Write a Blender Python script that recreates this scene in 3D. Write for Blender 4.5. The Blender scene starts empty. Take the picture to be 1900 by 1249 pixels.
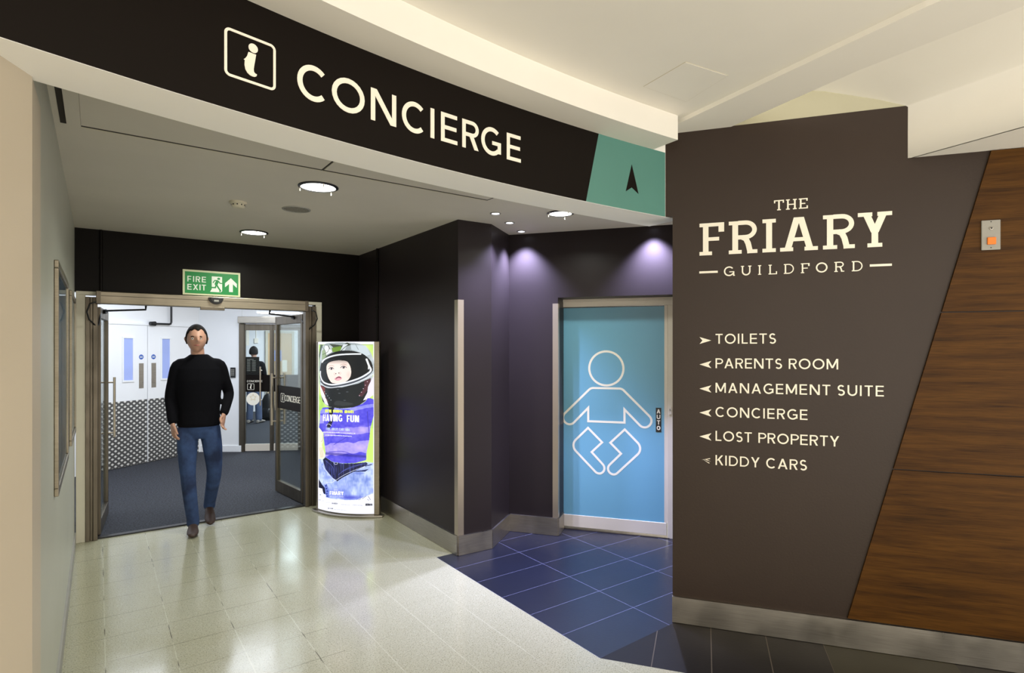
import bpy, bmesh, math, random
import numpy as np
from mathutils import Vector, Matrix

sc = bpy.context.scene
COL = sc.collection
# ---------------------------------------------------------------- camera
# world: x = U (to the right along the glazed door wall), y = V (into depth along the left wall), z up
YAW = math.radians(35.924)
CA, SA = math.cos(YAW), math.sin(YAW)
cam_d = bpy.data.cameras.new('camera'); cam = bpy.data.objects.new('camera', cam_d); COL.objects.link(cam)
cam.location = (0, 0, 1.6); cam.rotation_euler = (math.radians(90), 0, -YAW)
cam_d.sensor_width = 36; cam_d.lens = 1060 * 36 / 1900; cam_d.shift_y = 22.5 / 1900
cam_d.clip_start = 0.02; cam_d.clip_end = 100
sc.camera = cam
# ---------------------------------------------------------------- world, exposure
w = bpy.data.worlds.new('world'); sc.world = w; w.use_nodes = True
bg = w.node_tree.nodes['Background']
bg.inputs[0].default_value = (1.0, 0.935, 0.83, 1); bg.inputs[1].default_value = 2.6
sc.view_settings.view_transform = 'Standard'; sc.view_settings.look = 'None'
sc.view_settings.gamma = 1; sc.view_settings.exposure = 0.0; sc.view_settings.use_curve_mapping = False

def light(name, kind, loc, energy, color, size=0.2, rot=(0, 0, 0), **k):
    d = bpy.data.lights.new(name, kind); d.energy = energy; d.color = color
    if kind == 'AREA':
        d.shape = k.get('shape', 'DISK'); d.size = size
        if 'size_y' in k: d.size_y = k['size_y']
        if 'spread' in k: d.spread = k['spread']
    elif kind == 'SPOT':
        d.shadow_soft_size = size; d.spot_size = k.get('cone', 1.0); d.spot_blend = k.get('blend', 0.6)
    else: d.shadow_soft_size = size
    o = bpy.data.objects.new(name, d); COL.objects.link(o); o.location = loc; o.rotation_euler = rot
    return o
WARM = (1.0, 0.88, 0.72); COOL = (0.58, 0.61, 1.0); NEUT = (0.97, 1.0, 0.90); LOBBY = (0.84, 0.90, 1.0)
# mall ceiling lamps behind the camera
for i, (x, y, e) in enumerate([(0.7, -0.9, 7), (2.0, -1.3, 9), (-1.4, -1.6, 6)]):
    light('mall_lamp', 'AREA', (x, y, 2.84), e, WARM, 0.5)
# lobby behind the glass doors
light('lobby_lamp', 'AREA', (1.0, 7.6, 2.55), 80, LOBBY, 2.2, shape='SQUARE')
light('lobby_lamp', 'AREA', (3.4, 11.2, 2.55), 105, LOBBY, 1.4, shape='SQUARE')
light('lobby_lamp', 'AREA', (4.2, 13.8, 2.55), 90, LOBBY, 1.4, shape='SQUARE')

# ---------------------------------------------------------------- materials
def lin(c):
    return tuple(((v / 255) / 12.92 if v / 255 <= .04045 else ((v / 255 + .055) / 1.055) ** 2.4) for v in c) + (1,)
def new_mat(name):
    m = bpy.data.materials.new(name); m.use_nodes = True
    nt = m.node_tree; b = nt.nodes['Principled BSDF']
    return m, nt, b
def N(nt, t, **k):
    n = nt.nodes.new(t)
    for a, v in k.items(): setattr(n, a, v)
    return n
def math_n(nt, op, a, b=None, c=None):
    n = nt.nodes.new('ShaderNodeMath'); n.operation = op
    for i, v in enumerate((a, b, c)):
        if v is None: continue
        if isinstance(v, (int, float)): n.inputs[i].default_value = v
        else: nt.links.new(v, n.inputs[i])
    return n.outputs[0]
def mixc(nt, f, a, b):
    n = nt.nodes.new('ShaderNodeMix'); n.data_type = 'RGBA'
    if isinstance(f, (int, float)): n.inputs[0].default_value = f
    else: nt.links.new(f, n.inputs[0])
    for i, v in ((6, a), (7, b)):
        if isinstance(v, tuple): n.inputs[i].default_value = v
        else: nt.links.new(v, n.inputs[i])
    return n.outputs[2]
def pos_dot(nt, d, off=0.0):
    g = nt.nodes.new('ShaderNodeNewGeometry'); v = nt.nodes.new('ShaderNodeVectorMath'); v.operation = 'DOT_PRODUCT'
    nt.links.new(g.outputs['Position'], v.inputs[0]); v.inputs[1].default_value = d
    return math_n(nt, 'SUBTRACT', v.outputs['Value'], off) if off else v.outputs['Value']
def noise(nt, scale, detail=3, rough=.55, vec=None, dist=0):
    n = nt.nodes.new('ShaderNodeTexNoise'); n.inputs['Scale'].default_value = scale
    n.inputs['Detail'].default_value = detail; n.inputs['Roughness'].default_value = rough
    n.inputs['Distortion'].default_value = dist
    if vec is None:
        g = nt.nodes.new('ShaderNodeNewGeometry'); vec = g.outputs['Position']
    nt.links.new(vec, n.inputs['Vector'])
    return n.outputs['Fac']
def ramp(nt, f, stops):
    r = nt.nodes.new('ShaderNodeValToRGB'); nt.links.new(f, r.inputs[0])
    e = r.color_ramp.elements
    while len(e) < len(stops): e.new(.5)
    for i, (p, c) in enumerate(stops):
        e[i].position = p; e[i].color = c if isinstance(c, tuple) else (c, c, c, 1)
    return r.outputs[0]
def bump(nt, b, h, strength, dist=.01):
    n = nt.nodes.new('ShaderNodeBump'); n.inputs['Strength'].default_value = strength; n.inputs['Distance'].default_value = dist
    nt.links.new(h, n.inputs['Height']); nt.links.new(n.outputs[0], b.inputs['Normal'])
def grid_line(nt, c, org, pitch, width):
    f = math_n(nt, 'FRACT', math_n(nt, 'ADD', math_n(nt, 'DIVIDE', math_n(nt, 'SUBTRACT', c, org), pitch), .5))
    return math_n(nt, 'LESS_THAN', math_n(nt, 'ABSOLUTE', math_n(nt, 'SUBTRACT', f, .5)), width / 2 / pitch)

def paint(name, rgb, rough=.6, var=.06, scale=3, bmp=.04, spec=.5, metallic=0, bscale=180):
    m, nt, b = new_mat(name)
    c = lin(rgb); n = noise(nt, scale, 4)
    lo = tuple(v * (1 - var) for v in c[:3]) + (1,); hi = tuple(min(1, v * (1 + var)) for v in c[:3]) + (1,)
    nt.links.new(ramp(nt, n, [(.3, lo), (.7, hi)]), b.inputs['Base Color'])
    b.inputs['Roughness'].default_value = rough; b.inputs['Specular IOR Level'].default_value = spec
    b.inputs['Metallic'].default_value = metallic
    if bmp: bump(nt, b, noise(nt, bscale, 2), bmp, .004)
    return m
def metal(name, rgb, rough=.3, axis='z', metallic=1.0):
    m, nt, b = new_mat(name)
    g = N(nt, 'ShaderNodeNewGeometry'); mp = N(nt, 'ShaderNodeMapping')
    nt.links.new(g.outputs['Position'], mp.inputs[0])
    mp.inputs['Scale'].default_value = (4, 4, .4) if axis == 'z' else (2, 2, 90)
    n = noise(nt, 4, 3, vec=mp.outputs[0]); n2 = noise(nt, 5, 3)
    c = lin(rgb)
    nt.links.new(ramp(nt, n, [(.3, tuple(v * .85 for v in c[:3]) + (1,)), (.7, tuple(min(1, v * 1.1) for v in c[:3]) + (1,))]), b.inputs['Base Color'])
    nt.links.new(ramp(nt, n2, [(.3, rough * .8), (.7, rough * 1.3)]), b.inputs['Roughness'])
    b.inputs['Metallic'].default_value = metallic
    return m
def emis(name, rgb, s):
    m, nt, b = new_mat(name); b.inputs['Base Color'].default_value = lin(rgb)
    b.inputs['Emission Color'].default_value = lin(rgb); b.inputs['Emission Strength'].default_value = s
    return m
def glassy(name, tint=(1, 1, 1, 1), refl=.10):
    m = bpy.data.materials.new(name); m.use_nodes = True; nt = m.node_tree
    for n in list(nt.nodes): nt.nodes.remove(n)
    o = N(nt, 'ShaderNodeOutputMaterial'); mx = N(nt, 'ShaderNodeMixShader'); t = N(nt, 'ShaderNodeBsdfTransparent'); gl = N(nt, 'ShaderNodeBsdfGlossy')
    t.inputs[0].default_value = tint; gl.inputs['Roughness'].default_value = .02
    fr = N(nt, 'ShaderNodeLayerWeight'); fr.inputs[0].default_value = .25
    nt.links.new(math_n(nt, 'MULTIPLY', fr.outputs['Fresnel'], refl * 4), mx.inputs[0])
    nt.links.new(t.outputs[0], mx.inputs[1]); nt.links.new(gl.outputs[0], mx.inputs[2]); nt.links.new(mx.outputs[0], o.inputs[0])
    return m

M = {}
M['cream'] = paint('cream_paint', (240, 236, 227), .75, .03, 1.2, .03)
M['beam_lit_tone'] = paint('beam_cream_painted_light', (252, 250, 244), .7, .02, 1.2, .03)  # whiter than the ceiling cream: light on the beam soffit is put into the colour
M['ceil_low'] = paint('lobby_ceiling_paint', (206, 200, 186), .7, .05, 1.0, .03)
M['wall_left'] = paint('left_wall_paint', (182, 182, 168), .45, .05, 1.0, .03)
M['pillar'] = paint('pillar_paint', (196, 184, 164), .5, .04, 1.0, .04)
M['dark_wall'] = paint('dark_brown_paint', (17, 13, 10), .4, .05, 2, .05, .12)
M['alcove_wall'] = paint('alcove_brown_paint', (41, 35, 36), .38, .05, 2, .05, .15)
M['friary_wall'] = paint('friary_brown_paint', (53, 42, 35), .42, .06, 2.2, .10, .28, bscale=90)
M['sign_dark'] = paint('sign_dark_vinyl', (18, 12, 8), .5, .03, 2, 0, .12)
M['teal'] = paint('teal_vinyl', (84, 136, 126), .5, .03, 3, 0)
M['vinyl'] = paint('cream_vinyl', (250, 244, 228), .5, .01, 3, 0)
M['white'] = paint('white_paint', (236, 238, 240), .5, .02, 2, .02)
M['trimwhite'] = paint('trim_white_paint', (205, 200, 182), .5, .03, 4, .02)
M['steel'] = metal('brushed_steel', (172, 166, 156), .34, 'x')
M['steel_v'] = paint('brushed_steel_upright', (176, 164, 146), .32, .03, 1.5, 0, metallic=.8)
M['alu'] = metal('satin_aluminium', (150, 141, 124), .42, 'x')
M['alu_dark'] = metal('bronze_aluminium', (112, 104, 92), .42, 'z')
M['alu_warm'] = paint('warm_aluminium', (226, 218, 204), .4, .03, 3, 0, metallic=.15)
M['black'] = paint('black_plastic', (18, 18, 20), .3, .02, 3, 0)
M['rubber'] = paint('black_rubber', (10, 10, 10), .55, .02, 3, 0)
M['glass'] = glassy('door_glass', (.93, .97, .96, 1), .12)
M['lamp'] = emis('lamp_glow', (255, 255, 248), 6)
M['spot'] = emis('spot_glow', (235, 238, 255), 9)
M['grey'] = paint('grey_plastic', (150, 148, 140), .5, .03, 30, 0)
M['ivory'] = paint('ivory_plastic', (205, 198, 176), .5, .03, 30, 0)
M['frame_dark'] = paint('dark_gap', (40, 34, 26), .8, .02, 3, 0)
M['sign_green'] = paint('fire_sign_green', (10, 135, 62), .35, .02, 3, 0)
M['sign_rim'] = paint('photoluminescent_rim', (212, 214, 176), .5, .02, 3, 0)
M['blue'] = paint('mandatory_blue', (22, 82, 180), .4, .02, 3, 0)
M['wood_pale'] = paint('pale_beech', (206, 176, 132), .5, .05, 6, 0)
M['door_teal'] = None
M['skin'] = paint('skin', (196, 150, 128), .5, .04, 8, 0)
M['jumper'] = paint('black_knit', (9, 9, 15), .9, .15, 30, .3, .15)
M['denim'] = None
M['shoe'] = paint('brown_leather', (62, 44, 36), .5, .1, 15, .1)
M['hair'] = paint('dark_hair', (20, 15, 12), .7, .2, 40, .5, .2)

# cream terrazzo floor
m, nt, b = new_mat('terrazzo'); M['terrazzo'] = m
u = pos_dot(nt, (1, 0, 0)); v = pos_dot(nt, (0, 1, 0))
base = ramp(nt, noise(nt, 1.4, 4), [(.3, lin((150, 149, 122))), (.7, lin((168, 166, 142)))])
sp = ramp(nt, noise(nt, 150, 2), [(.34, lin((96, 92, 66))), (.46, lin((172, 169, 146)))])
base = mixc(nt, .6, base, sp)
fl = ramp(nt, noise(nt, 95, 1), [(.64, 0.0), (.70, 1.0)])
base = mixc(nt, math_n(nt, 'MULTIPLY', fl, .4), base, lin((200, 198, 178)))
wob = math_n(nt, 'MULTIPLY', math_n(nt, 'SUBTRACT', noise(nt, 22, 3), .5), .005)
uw = math_n(nt, 'ADD', u, wob); vw = math_n(nt, 'ADD', v, wob)
uline = grid_line(nt, uw, .03, .3, .0045); vline = grid_line(nt, vw, .27, .3, .0035)
worn = ramp(nt, u, [(.0, 1.0), (1.0, 1.0)])
near = math_n(nt, 'ADD', .18, math_n(nt, 'MULTIPLY', math_n(nt, 'LESS_THAN', u, 1.06), .82))
pale = math_n(nt, 'MULTIPLY', uline, .55)
base = mixc(nt, pale, base, lin((192, 189, 166)))
dark = math_n(nt, 'MAXIMUM', math_n(nt, 'MULTIPLY', uline, ramp(nt, noise(nt, 3.1, 3), [(.50, 0.0), (.60, .85)])), math_n(nt, 'MULTIPLY', vline, ramp(nt, noise(nt, 2.3, 3), [(.36, .25), (.66, .9)])))
nt.links.new(mixc(nt, math_n(nt, 'MULTIPLY', dark, near), base, lin((62, 56, 38))), b.inputs['Base Color'])
nt.links.new(ramp(nt, noise(nt, 3, 3), [(.3, .10), (.7, .20)]), b.inputs['Roughness'])
bump(nt, b, noise(nt, 3.5, 2), .10, .01)
# navy tiles
def tiles(name, rgb, dU, oU, pU, dV, oV, pV, grout, gw=.004, rough=.34, var=.15, spec=.5):
    m, nt, b = new_mat(name); u = pos_dot(nt, dU); v = pos_dot(nt, dV)
    g = math_n(nt, 'MAXIMUM', grid_line(nt, u, oU, pU, gw), grid_line(nt, v, oV, pV, gw))
    c = lin(rgb)
    base = ramp(nt, noise(nt, 2.2, 3), [(.3, tuple(x * (1 - var) for x in c[:3]) + (1,)), (.7, tuple(x * (1 + var) for x in c[:3]) + (1,))])
    nt.links.new(mixc(nt, g, base, lin(grout)), b.inputs['Base Color'])
    b.inputs['Roughness'].default_value = rough; bump(nt, b, noise(nt, 60, 3), .08, .004); b.inputs['Specular IOR Level'].default_value = spec
    return m
FD = (0.57959, -0.81491); FN = (-0.81491, -0.57959)      # friary wall: along, and its outward normal (towards the mall)
FP = (2.7296, 2.1614)
M['navy'] = tiles('navy_floor_tile', (16, 20, 37), (1, 0, 0), 2.10, .578, (0, 1, 0), 2.124, .2955, (96, 98, 128), .0035)
so = FP[0] * FD[0] + FP[1] * FD[1]
M['charcoal'] = tiles('charcoal_floor_tile', (26, 23, 21), (FD[0], FD[1], 0), so + .2117, .2878, (FN[0], FN[1], 0), -50, 100, (84, 76, 66), .005, .45, spec=.18)
M['olive'] = tiles('olive_floor_tile', (46, 43, 30), (FD[0], FD[1], 0), so - 50, 100, (FN[0], FN[1], 0), -50, 100, (84, 76, 66), .005, .45, spec=.18)
# carpet
m, nt, b = new_mat('carpet_loop'); M['carpet'] = m
nt.links.new(ramp(nt, noise(nt, 62, 3, .8), [(.34, lin((8, 9, 11))), (.66, lin((66, 69, 78)))]), b.inputs['Base Color'])
b.inputs['Roughness'].default_value = .95; bump(nt, b, noise(nt, 140, 2), .7, .01)
# walnut panel
m, nt, b = new_mat('walnut_laminate'); M['walnut'] = m
s_ = pos_dot(nt, (FD[0], FD[1], 0)); z_ = pos_dot(nt, (0, 0, 1))
cb = N(nt, 'ShaderNodeCombineXYZ'); nt.links.new(math_n(nt, 'MULTIPLY', s_, .9), cb.inputs[0])
nt.links.new(math_n(nt, 'MULTIPLY', z_, 13), cb.inputs[1])
g1 = noise(nt, 1.6, 6, .62, cb.outputs[0], .25)
cb2 = N(nt, 'ShaderNodeCombineXYZ'); nt.links.new(math_n(nt, 'MULTIPLY', s_, 5), cb2.inputs[0]); nt.links.new(math_n(nt, 'MULTIPLY', z_, 190), cb2.inputs[1])
g2 = noise(nt, 1.5, 3, .6, cb2.outputs[0])
c1 = ramp(nt, g1, [(.30, lin((36, 20, 4))), (.46, lin((68, 41, 10))), (.60, lin((86, 55, 16))), (.75, lin((48, 28, 6)))])
c2 = ramp(nt, g2, [(.35, lin((28, 16, 4))), (.55, lin((86, 56, 20)))])
nt.links.new(mixc(nt, .32, c1, c2), b.inputs['Base Color']); b.inputs['Roughness'].default_value = .45; b.inputs['Specular IOR Level'].default_value = .12
bump(nt, b, g2, .06, .002)
# chequer plate
LD = (0.81764, 0.57573)
m, nt, b = new_mat('chequer_plate'); M['chequer'] = m
s_ = pos_dot(nt, (LD[0], LD[1], 0)); z_ = pos_dot(nt, (0, 0, 1))
def diam(ox, oz):
    fx = math_n(nt, 'ABSOLUTE', math_n(nt, 'SUBTRACT', math_n(nt, 'FRACT', math_n(nt, 'ADD', math_n(nt, 'DIVIDE', s_, .086), ox)), .5))
    fz = math_n(nt, 'ABSOLUTE', math_n(nt, 'SUBTRACT', math_n(nt, 'FRACT', math_n(nt, 'ADD', math_n(nt, 'DIVIDE', z_, .068), oz)), .5))
    return math_n(nt, 'LESS_THAN', math_n(nt, 'ADD', fx, fz), .255)
dm = math_n(nt, 'MAXIMUM', diam(0, 0), diam(.5, .5))
nz = noise(nt, 30, 2)
nt.links.new(mixc(nt, dm, lin((92, 92, 92)), lin((236, 236, 232))), b.inputs['Base Color'])
nt.links.new(mixc(nt, dm, (.35, .35, .35, 1), (.5, .5, .5, 1)), b.inputs['Roughness'])
b.inputs['Metallic'].default_value = .45; bump(nt, b, dm, .5, .01)
# denim
m, nt, b = new_mat('blue_denim'); M['denim'] = m
nt.links.new(ramp(nt, noise(nt, 7, 4), [(.3, lin((26, 40, 72))), (.7, lin((58, 84, 130)))]), b.inputs['Base Color'])
b.inputs['Roughness'].default_value = .9; bump(nt, b, noise(nt, 200, 2), .3, .004)
# teal sliding door panel
M['door_teal'] = paint('sky_blue_door_film', (112, 172, 200), .32, .02, 1.2, 0)
M['frost'] = paint('frosted_pane', (165, 182, 238), .3, .04, 3, 0)

# ---------------------------------------------------------------- mesh helpers
def world_loc(p):
    v = Vector((0, 0, 0))
    while p is not None: v += p.location; p = p.parent
    return v
class MB:
    def __init__(s): s.v = []; s.f = []; s.m = []; s.cm = 0
    def face(s, pts): i = len(s.v); s.v += [tuple(p) for p in pts]; s.f.append(list(range(i, i + len(pts)))); s.m.append(s.cm)
    def prism(s, poly, fr, n0, n1):
        """poly: 2-D (a, b) points; fr(a, n, b) -> world; extruded over n from n0 (back) to n1 (front)"""
        k = len(poly); i = len(s.v)
        s.v += [tuple(fr(a, n0, b)) for a, b in poly] + [tuple(fr(a, n1, b)) for a, b in poly]
        s.f.append(list(range(i + k - 1, i - 1, -1))); s.f.append([i + k + j for j in range(k)])
        for j in range(k): q = (j + 1) % k; s.f.append([i + j, i + q, i + k + q, i + k + j])
        s.m += [s.cm] * (k + 2)
    def box(s, fr, a0, a1, n0, n1, z0, z1): s.prism([(a0, z0), (a1, z0), (a1, z1), (a0, z1)], fr, n0, n1)
    def cyl(s, p0, p1, r0, r1=None, seg=20, cap=True):
        r1 = r0 if r1 is None else r1
        p0 = Vector(p0); p1 = Vector(p1); d = (p1 - p0).normalized()
        a = d.orthogonal().normalized(); b_ = d.cross(a); i = len(s.v)
        for p, r in ((p0, r0), (p1, r1)):
            for j in range(seg):
                t = 2 * math.pi * j / seg; s.v.append(tuple(p + a * (r * math.cos(t)) + b_ * (r * math.sin(t))))
        for j in range(seg): q = (j + 1) % seg; s.f.append([i + j, i + q, i + seg + q, i + seg + j]); s.m.append(s.cm)
        if cap:
            s.f.append(list(range(i + seg - 1, i - 1, -1))); s.f.append([i + seg + j for j in range(seg)]); s.m += [s.cm] * 2
    def lathe(s, c, prof, seg=32, axis=(0, 0, 1)):
        """prof: (r, h) along axis from c"""
        d = Vector(axis).normalized(); a = d.orthogonal().normalized(); b_ = d.cross(a); c = Vector(c); i = len(s.v); n = len(prof)
        for r, h in prof:
            for j in range(seg):
                t = 2 * math.pi * j / seg; s.v.append(tuple(c + d * h + a * (r * math.cos(t)) + b_ * (r * math.sin(t))))
        for k in range(n - 1):
            for j in range(seg):
                q = (j + 1) % seg; s.f.append([i + k * seg + j, i + k * seg + q, i + (k + 1) * seg + q, i + (k + 1) * seg + j]); s.m.append(s.cm)
        for k in (0, n - 1):
            if prof[k][0] > 1e-5: s.f.append([i + k * seg + j for j in range(seg)]); s.m.append(s.cm)
    def tube(s, pts, r, seg=10):
        P = [Vector(p) for p in pts]; i = len(s.v); prev = None
        for k, p in enumerate(P):
            d = (P[min(k + 1, len(P) - 1)] - P[max(k - 1, 0)]).normalized()
            a = (prev - d * prev.dot(d)).normalized() if prev is not None else d.orthogonal().normalized()
            prev = a; b_ = d.cross(a)
            for j in range(seg):
                t = 2 * math.pi * j / seg; s.v.append(tuple(p + a * (r * math.cos(t)) + b_ * (r * math.sin(t))))
        for k in range(len(P) - 1):
            for j in range(seg): q = (j + 1) % seg; s.f.append([i + k * seg + j, i + k * seg + q, i + (k + 1) * seg + q, i + (k + 1) * seg + j]); s.m.append(s.cm)
        s.f.append([i + seg - 1 - j for j in range(seg)]); s.f.append([i + (len(P) - 1) * seg + j for j in range(seg)]); s.m += [s.cm] * 2
    def build(s, name, mat, parent=None, smooth=False, bevel=0, sub=0, recalc=True):
        me = bpy.data.meshes.new(name); L = world_loc(parent)
        me.from_pydata([tuple(Vector(p) - L) for p in s.v], [], s.f)
        mats = mat if isinstance(mat, (list, tuple)) else [mat]
        for q in mats: me.materials.append(q)
        for p, mi in zip(me.polygons, s.m): p.material_index = mi
        bm = bmesh.new(); bm.from_mesh(me); bmesh.ops.remove_doubles(bm, verts=bm.verts, dist=1e-6) if smooth else None
        if recalc: bmesh.ops.recalc_face_normals(bm, faces=bm.faces)
        bm.to_mesh(me); bm.free()
        if smooth: me.shade_smooth() if hasattr(me, 'shade_smooth') else [setattr(p, 'use_smooth', True) for p in me.polygons]
        o = bpy.data.objects.new(name, me); COL.objects.link(o); o.parent = parent
        if bevel:
            bv = o.modifiers.new('bevel', 'BEVEL'); bv.width = bevel; bv.segments = 2; bv.limit_method = 'ANGLE'
        if sub:
            sb = o.modifiers.new('sub', 'SUBSURF'); sb.levels = sub; sb.render_levels = sub
        return o
def tag(o, label=None, cat=None, group=None, kind=None):
    if label: o['label'] = label
    if cat: o['category'] = cat
    if group: o['group'] = group
    if kind: o['kind'] = kind
    return o
def empty(name, loc, label=None, cat=None, group=None, kind=None):
    o = bpy.data.objects.new(name, None); COL.objects.link(o); o.location = loc; o.empty_display_size = .1
    return tag(o, label, cat, group, kind)
def frame(P, D, Nn, n_off=0):
    """local (along D, out along Nn, z)"""
    return lambda a, n, z: (P[0] + D[0] * a + Nn[0] * (n + n_off), P[1] + D[1] * a + Nn[1] * (n + n_off), z)
XYZ = lambda a, n, b: (a, n, b)
def slab(name, poly, z0, z1, mat, parent=None, kind='structure', **k):
    mb = MB(); mb.prism(poly, lambda a, n, b_: (a, b_, n), z0, z1); o = mb.build(name, mat, parent, **k)
    if kind: o['kind'] = kind
    return o
def wall(name, p0, p1, z0, z1, thick, mat, side=1, parent=None):
    """front face on p0-p1; body goes behind (side * left normal)"""
    d = Vector((p1[0] - p0[0], p1[1] - p0[1])); L = d.length; d.normalize(); n = Vector((-d.y, d.x)) * side
    mb = MB(); mb.box(frame(p0, d, n), 0, L, 0, thick, z0, z1); o = mb.build(name, mat, parent)
    if parent is None: o['kind'] = 'structure'
    return o

# ---------------------------------------------------------------- lettering (own stroke alphabet, unit cap height)
def arc(cx, cy, rx, ry, a0, a1, n=18):
    return [(cx + rx * math.cos(math.radians(a0 + (a1 - a0) * i / n)), cy + ry * math.sin(math.radians(a0 + (a1 - a0) * i / n))) for i in range(n + 1)]
def thicken(pts, t, closed=False):
    """-> list of quads"""
    n = len(pts); out = []; Ls = []; Rs = []
    P = [Vector(p) for p in pts]
    for i in range(n):
        a = P[(i - 1) % n] if (i > 0 or closed) else None; c = P[(i + 1) % n] if (i < n - 1 or closed) else None
        ds = []
        if a is not None: ds.append((P[i] - a).normalized())
        if c is not None: ds.append((c - P[i]).normalized())
        if len(ds) == 1: nn = Vector((-ds[0].y, ds[0].x)); k = 1
        else:
            n1 = Vector((-ds[0].y, ds[0].x)); n2 = Vector((-ds[1].y, ds[1].x)); nn = n1 + n2
            if nn.length < 1e-6: nn = n1; k = 1
            else: nn.normalize(); k = min(1 / max(nn.dot(n1), .2), 3)
        Ls.append(P[i] + nn * (t / 2 * k)); Rs.append(P[i] - nn * (t / 2 * k))
    for i in range(n if closed else n - 1):
        j = (i + 1) % n; out.append([tuple(Rs[i]), tuple(Rs[j]), tuple(Ls[j]), tuple(Ls[i])])
    return out
def R4(x0, y0, x1, y1): return [(x0, y0), (x1, y0), (x1, y1), (x0, y1)]
def para(x0, y0, x1, y1, k): return [(x0, y0), (x0 + k, y0), (x1 + k, y1), (x1, y1)]
SW = dict(A=.86, B=.68, C=.86, D=.84, E=.66, F=.62, G=.90, H=.80, I=.155, K=.74, L=.56, M=.98, N=.86, O=1.02, P=.66, R=.70, S=.62, T=.68, U=.80, V=.82, W=1.25, X=.82, Y=.78, J=.5)
def sans(ch, w, t):
    h = t / 2; b = t * .88
    if ch == 'I': return [R4(0, 0, t, 1)]
    if ch == 'L': return [R4(0, 0, t, 1), R4(t, 0, w, b)]
    if ch == 'E': return [R4(0, 0, t, 1), R4(t, 0, w, b), R4(t, .5 - b / 2 + .01, w * .94, .5 + b / 2 + .01), R4(t, 1 - b, w * .98, 1)]
    if ch == 'F': return [R4(0, 0, t, 1), R4(t, .46 - b / 2, w * .9, .46 + b / 2), R4(t, 1 - b, w, 1)]
    if ch == 'T': return [R4(0, 1 - b, w, 1), R4(w / 2 - h, 0, w / 2 + h, 1 - b)]
    if ch == 'H': return [R4(0, 0, t, 1), R4(w - t, 0, w, 1), R4(t, .52 - b / 2, w - t, .52 + b / 2)]
    if ch == 'N': k = 1.35 * t; return [R4(0, 0, t, 1), R4(w - t, 0, w, 1), para(w - k, 0, 0, 1, k)]
    if ch == 'M': k = 1.15 * t; return [R4(0, 0, t, 1), R4(w - t, 0, w, 1), para(w / 2 - k / 2, .12, 0, 1, k), para(w / 2 - k / 2, .12, w - k, 1, k)]
    if ch == 'A':
        k = 1.12 * t; y = .24; f = 1 - y - b / 2
        return [para(0, 0, w / 2 - k / 2, 1, k), para(w - k, 0, w / 2 - k / 2, 1, k), R4(w / 2 - (w / 2 - h) * f, y, w / 2 + (w / 2 - h) * f, y + b)]
    if ch == 'V': k = 1.12 * t; return [para(w / 2 - k / 2, 0, 0, 1, k), para(w / 2 - k / 2, 0, w - k, 1, k)]
    if ch == 'W': k = 1.08 * t; return [para(w * .27 - k / 2, 0, 0, 1, k), para(w * .27 - k / 2, 0, w / 2 - k / 2, 1, k), para(w * .73 - k / 2, 0, w / 2 - k / 2, 1, k), para(w * .73 - k / 2, 0, w - k, 1, k)]
    if ch == 'Y': k = 1.2 * t; return [para(w / 2 - k / 2, .42, 0, 1, k), para(w / 2 - k / 2, .42, w - k, 1, k), R4(w / 2 - h, 0, w / 2 + h, .46)]
    if ch == 'X': k = 1.25 * t; return [para(0, 0, w - k * 1.1, 1, k), para(w - k, 0, k * .1, 1, k)]
    if ch == 'K': k = 1.3 * t; return [R4(0, 0, t, 1), para(t * .8, .46, w - k * 1.1, 1, k), para(w - k, 0, t * 1.7, .56, k)]
    if ch == 'O': return thicken(arc(w / 2, .5, w / 2 - h, .5 - h + .012, 0, 345, 23), t, True)
    if ch == 'C': return thicken(arc(w * .54, .5, w * .54 - h, .5 - h + .012, 46, 314, 26), t)
    if ch == 'G':
        return thicken(arc(w * .53, .5, w * .53 - h, .5 - h + .012, 48, 318, 26), t) + [R4(w - t, .10, w, .5), R4(w * .55, .5 - b + .02, w, .5 + .02), [(w - t * 1.7, .03), (w - t, .10), (w, .12), (w, .16), (w - t, .22), (w - t * 1.7, .15)]]
    if ch == 'U': return thicken([(h, 1), (h, .5)] + arc(w / 2, h + (w / 2 - h) * .95, w / 2 - h, (w / 2 - h) * .95 + .012, 180, 360, 16) + [(w - h, 1)], t)
    if ch == 'J': return thicken(arc(w / 2 - h, h + .2, w / 2 - h, .2, 200, 360, 10) + [(w - t, 1)], t)
    if ch == 'D': return [R4(0, 0, t, 1)] + thicken([(t, b / 2), (w * .42, b / 2)] + arc(w * .42, .5, w * .58 - h, .5 - b / 2, -90, 90, 18)[1:] + [(t, 1 - b / 2)], b)
    if ch in 'PR':
        lo = .47 if ch == 'P' else .50; cy = (1 - b / 2 + lo) / 2; ry = (1 - b / 2 - lo) / 2
        q = [R4(0, 0, t, 1)] + thicken([(t, lo), (w * .92 - ry, lo)] + arc(w * .92 - ry, cy, ry + (0 if ch == 'R' else w * .08) - 0, ry, -90, 90, 14)[1:] + [(t, 1 - b / 2)], b)
        if ch == 'R': k = 1.2 * t; q.append(para(w - k, 0, w * .42, .48, k))
        return q
    if ch == 'B':
        q = [R4(0, 0, t, 1)]
        for lo, hi, ww in ((b / 2, .53, w), (.53, 1 - b / 2, w * .92)):
            ry = (hi - lo) / 2; q += thicken([(t, lo), (ww - h - ry, lo)] + arc(ww - h - ry, (lo + hi) / 2, ry, ry, -90, 90, 12)[1:] + [(t, hi)], b)
        return q
    if ch == 'S':
        rx = w / 2 - h; ry = (1 - 2 * h) / 4 + .004
        top = arc(w / 2, 1 - h - ry + .01, rx * .92, ry, 32, 262, 16); bot = arc(w / 2, h + ry - .01, rx, ry * 1.03, 82, -146, 16)
        return thicken(top + bot, t)
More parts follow.
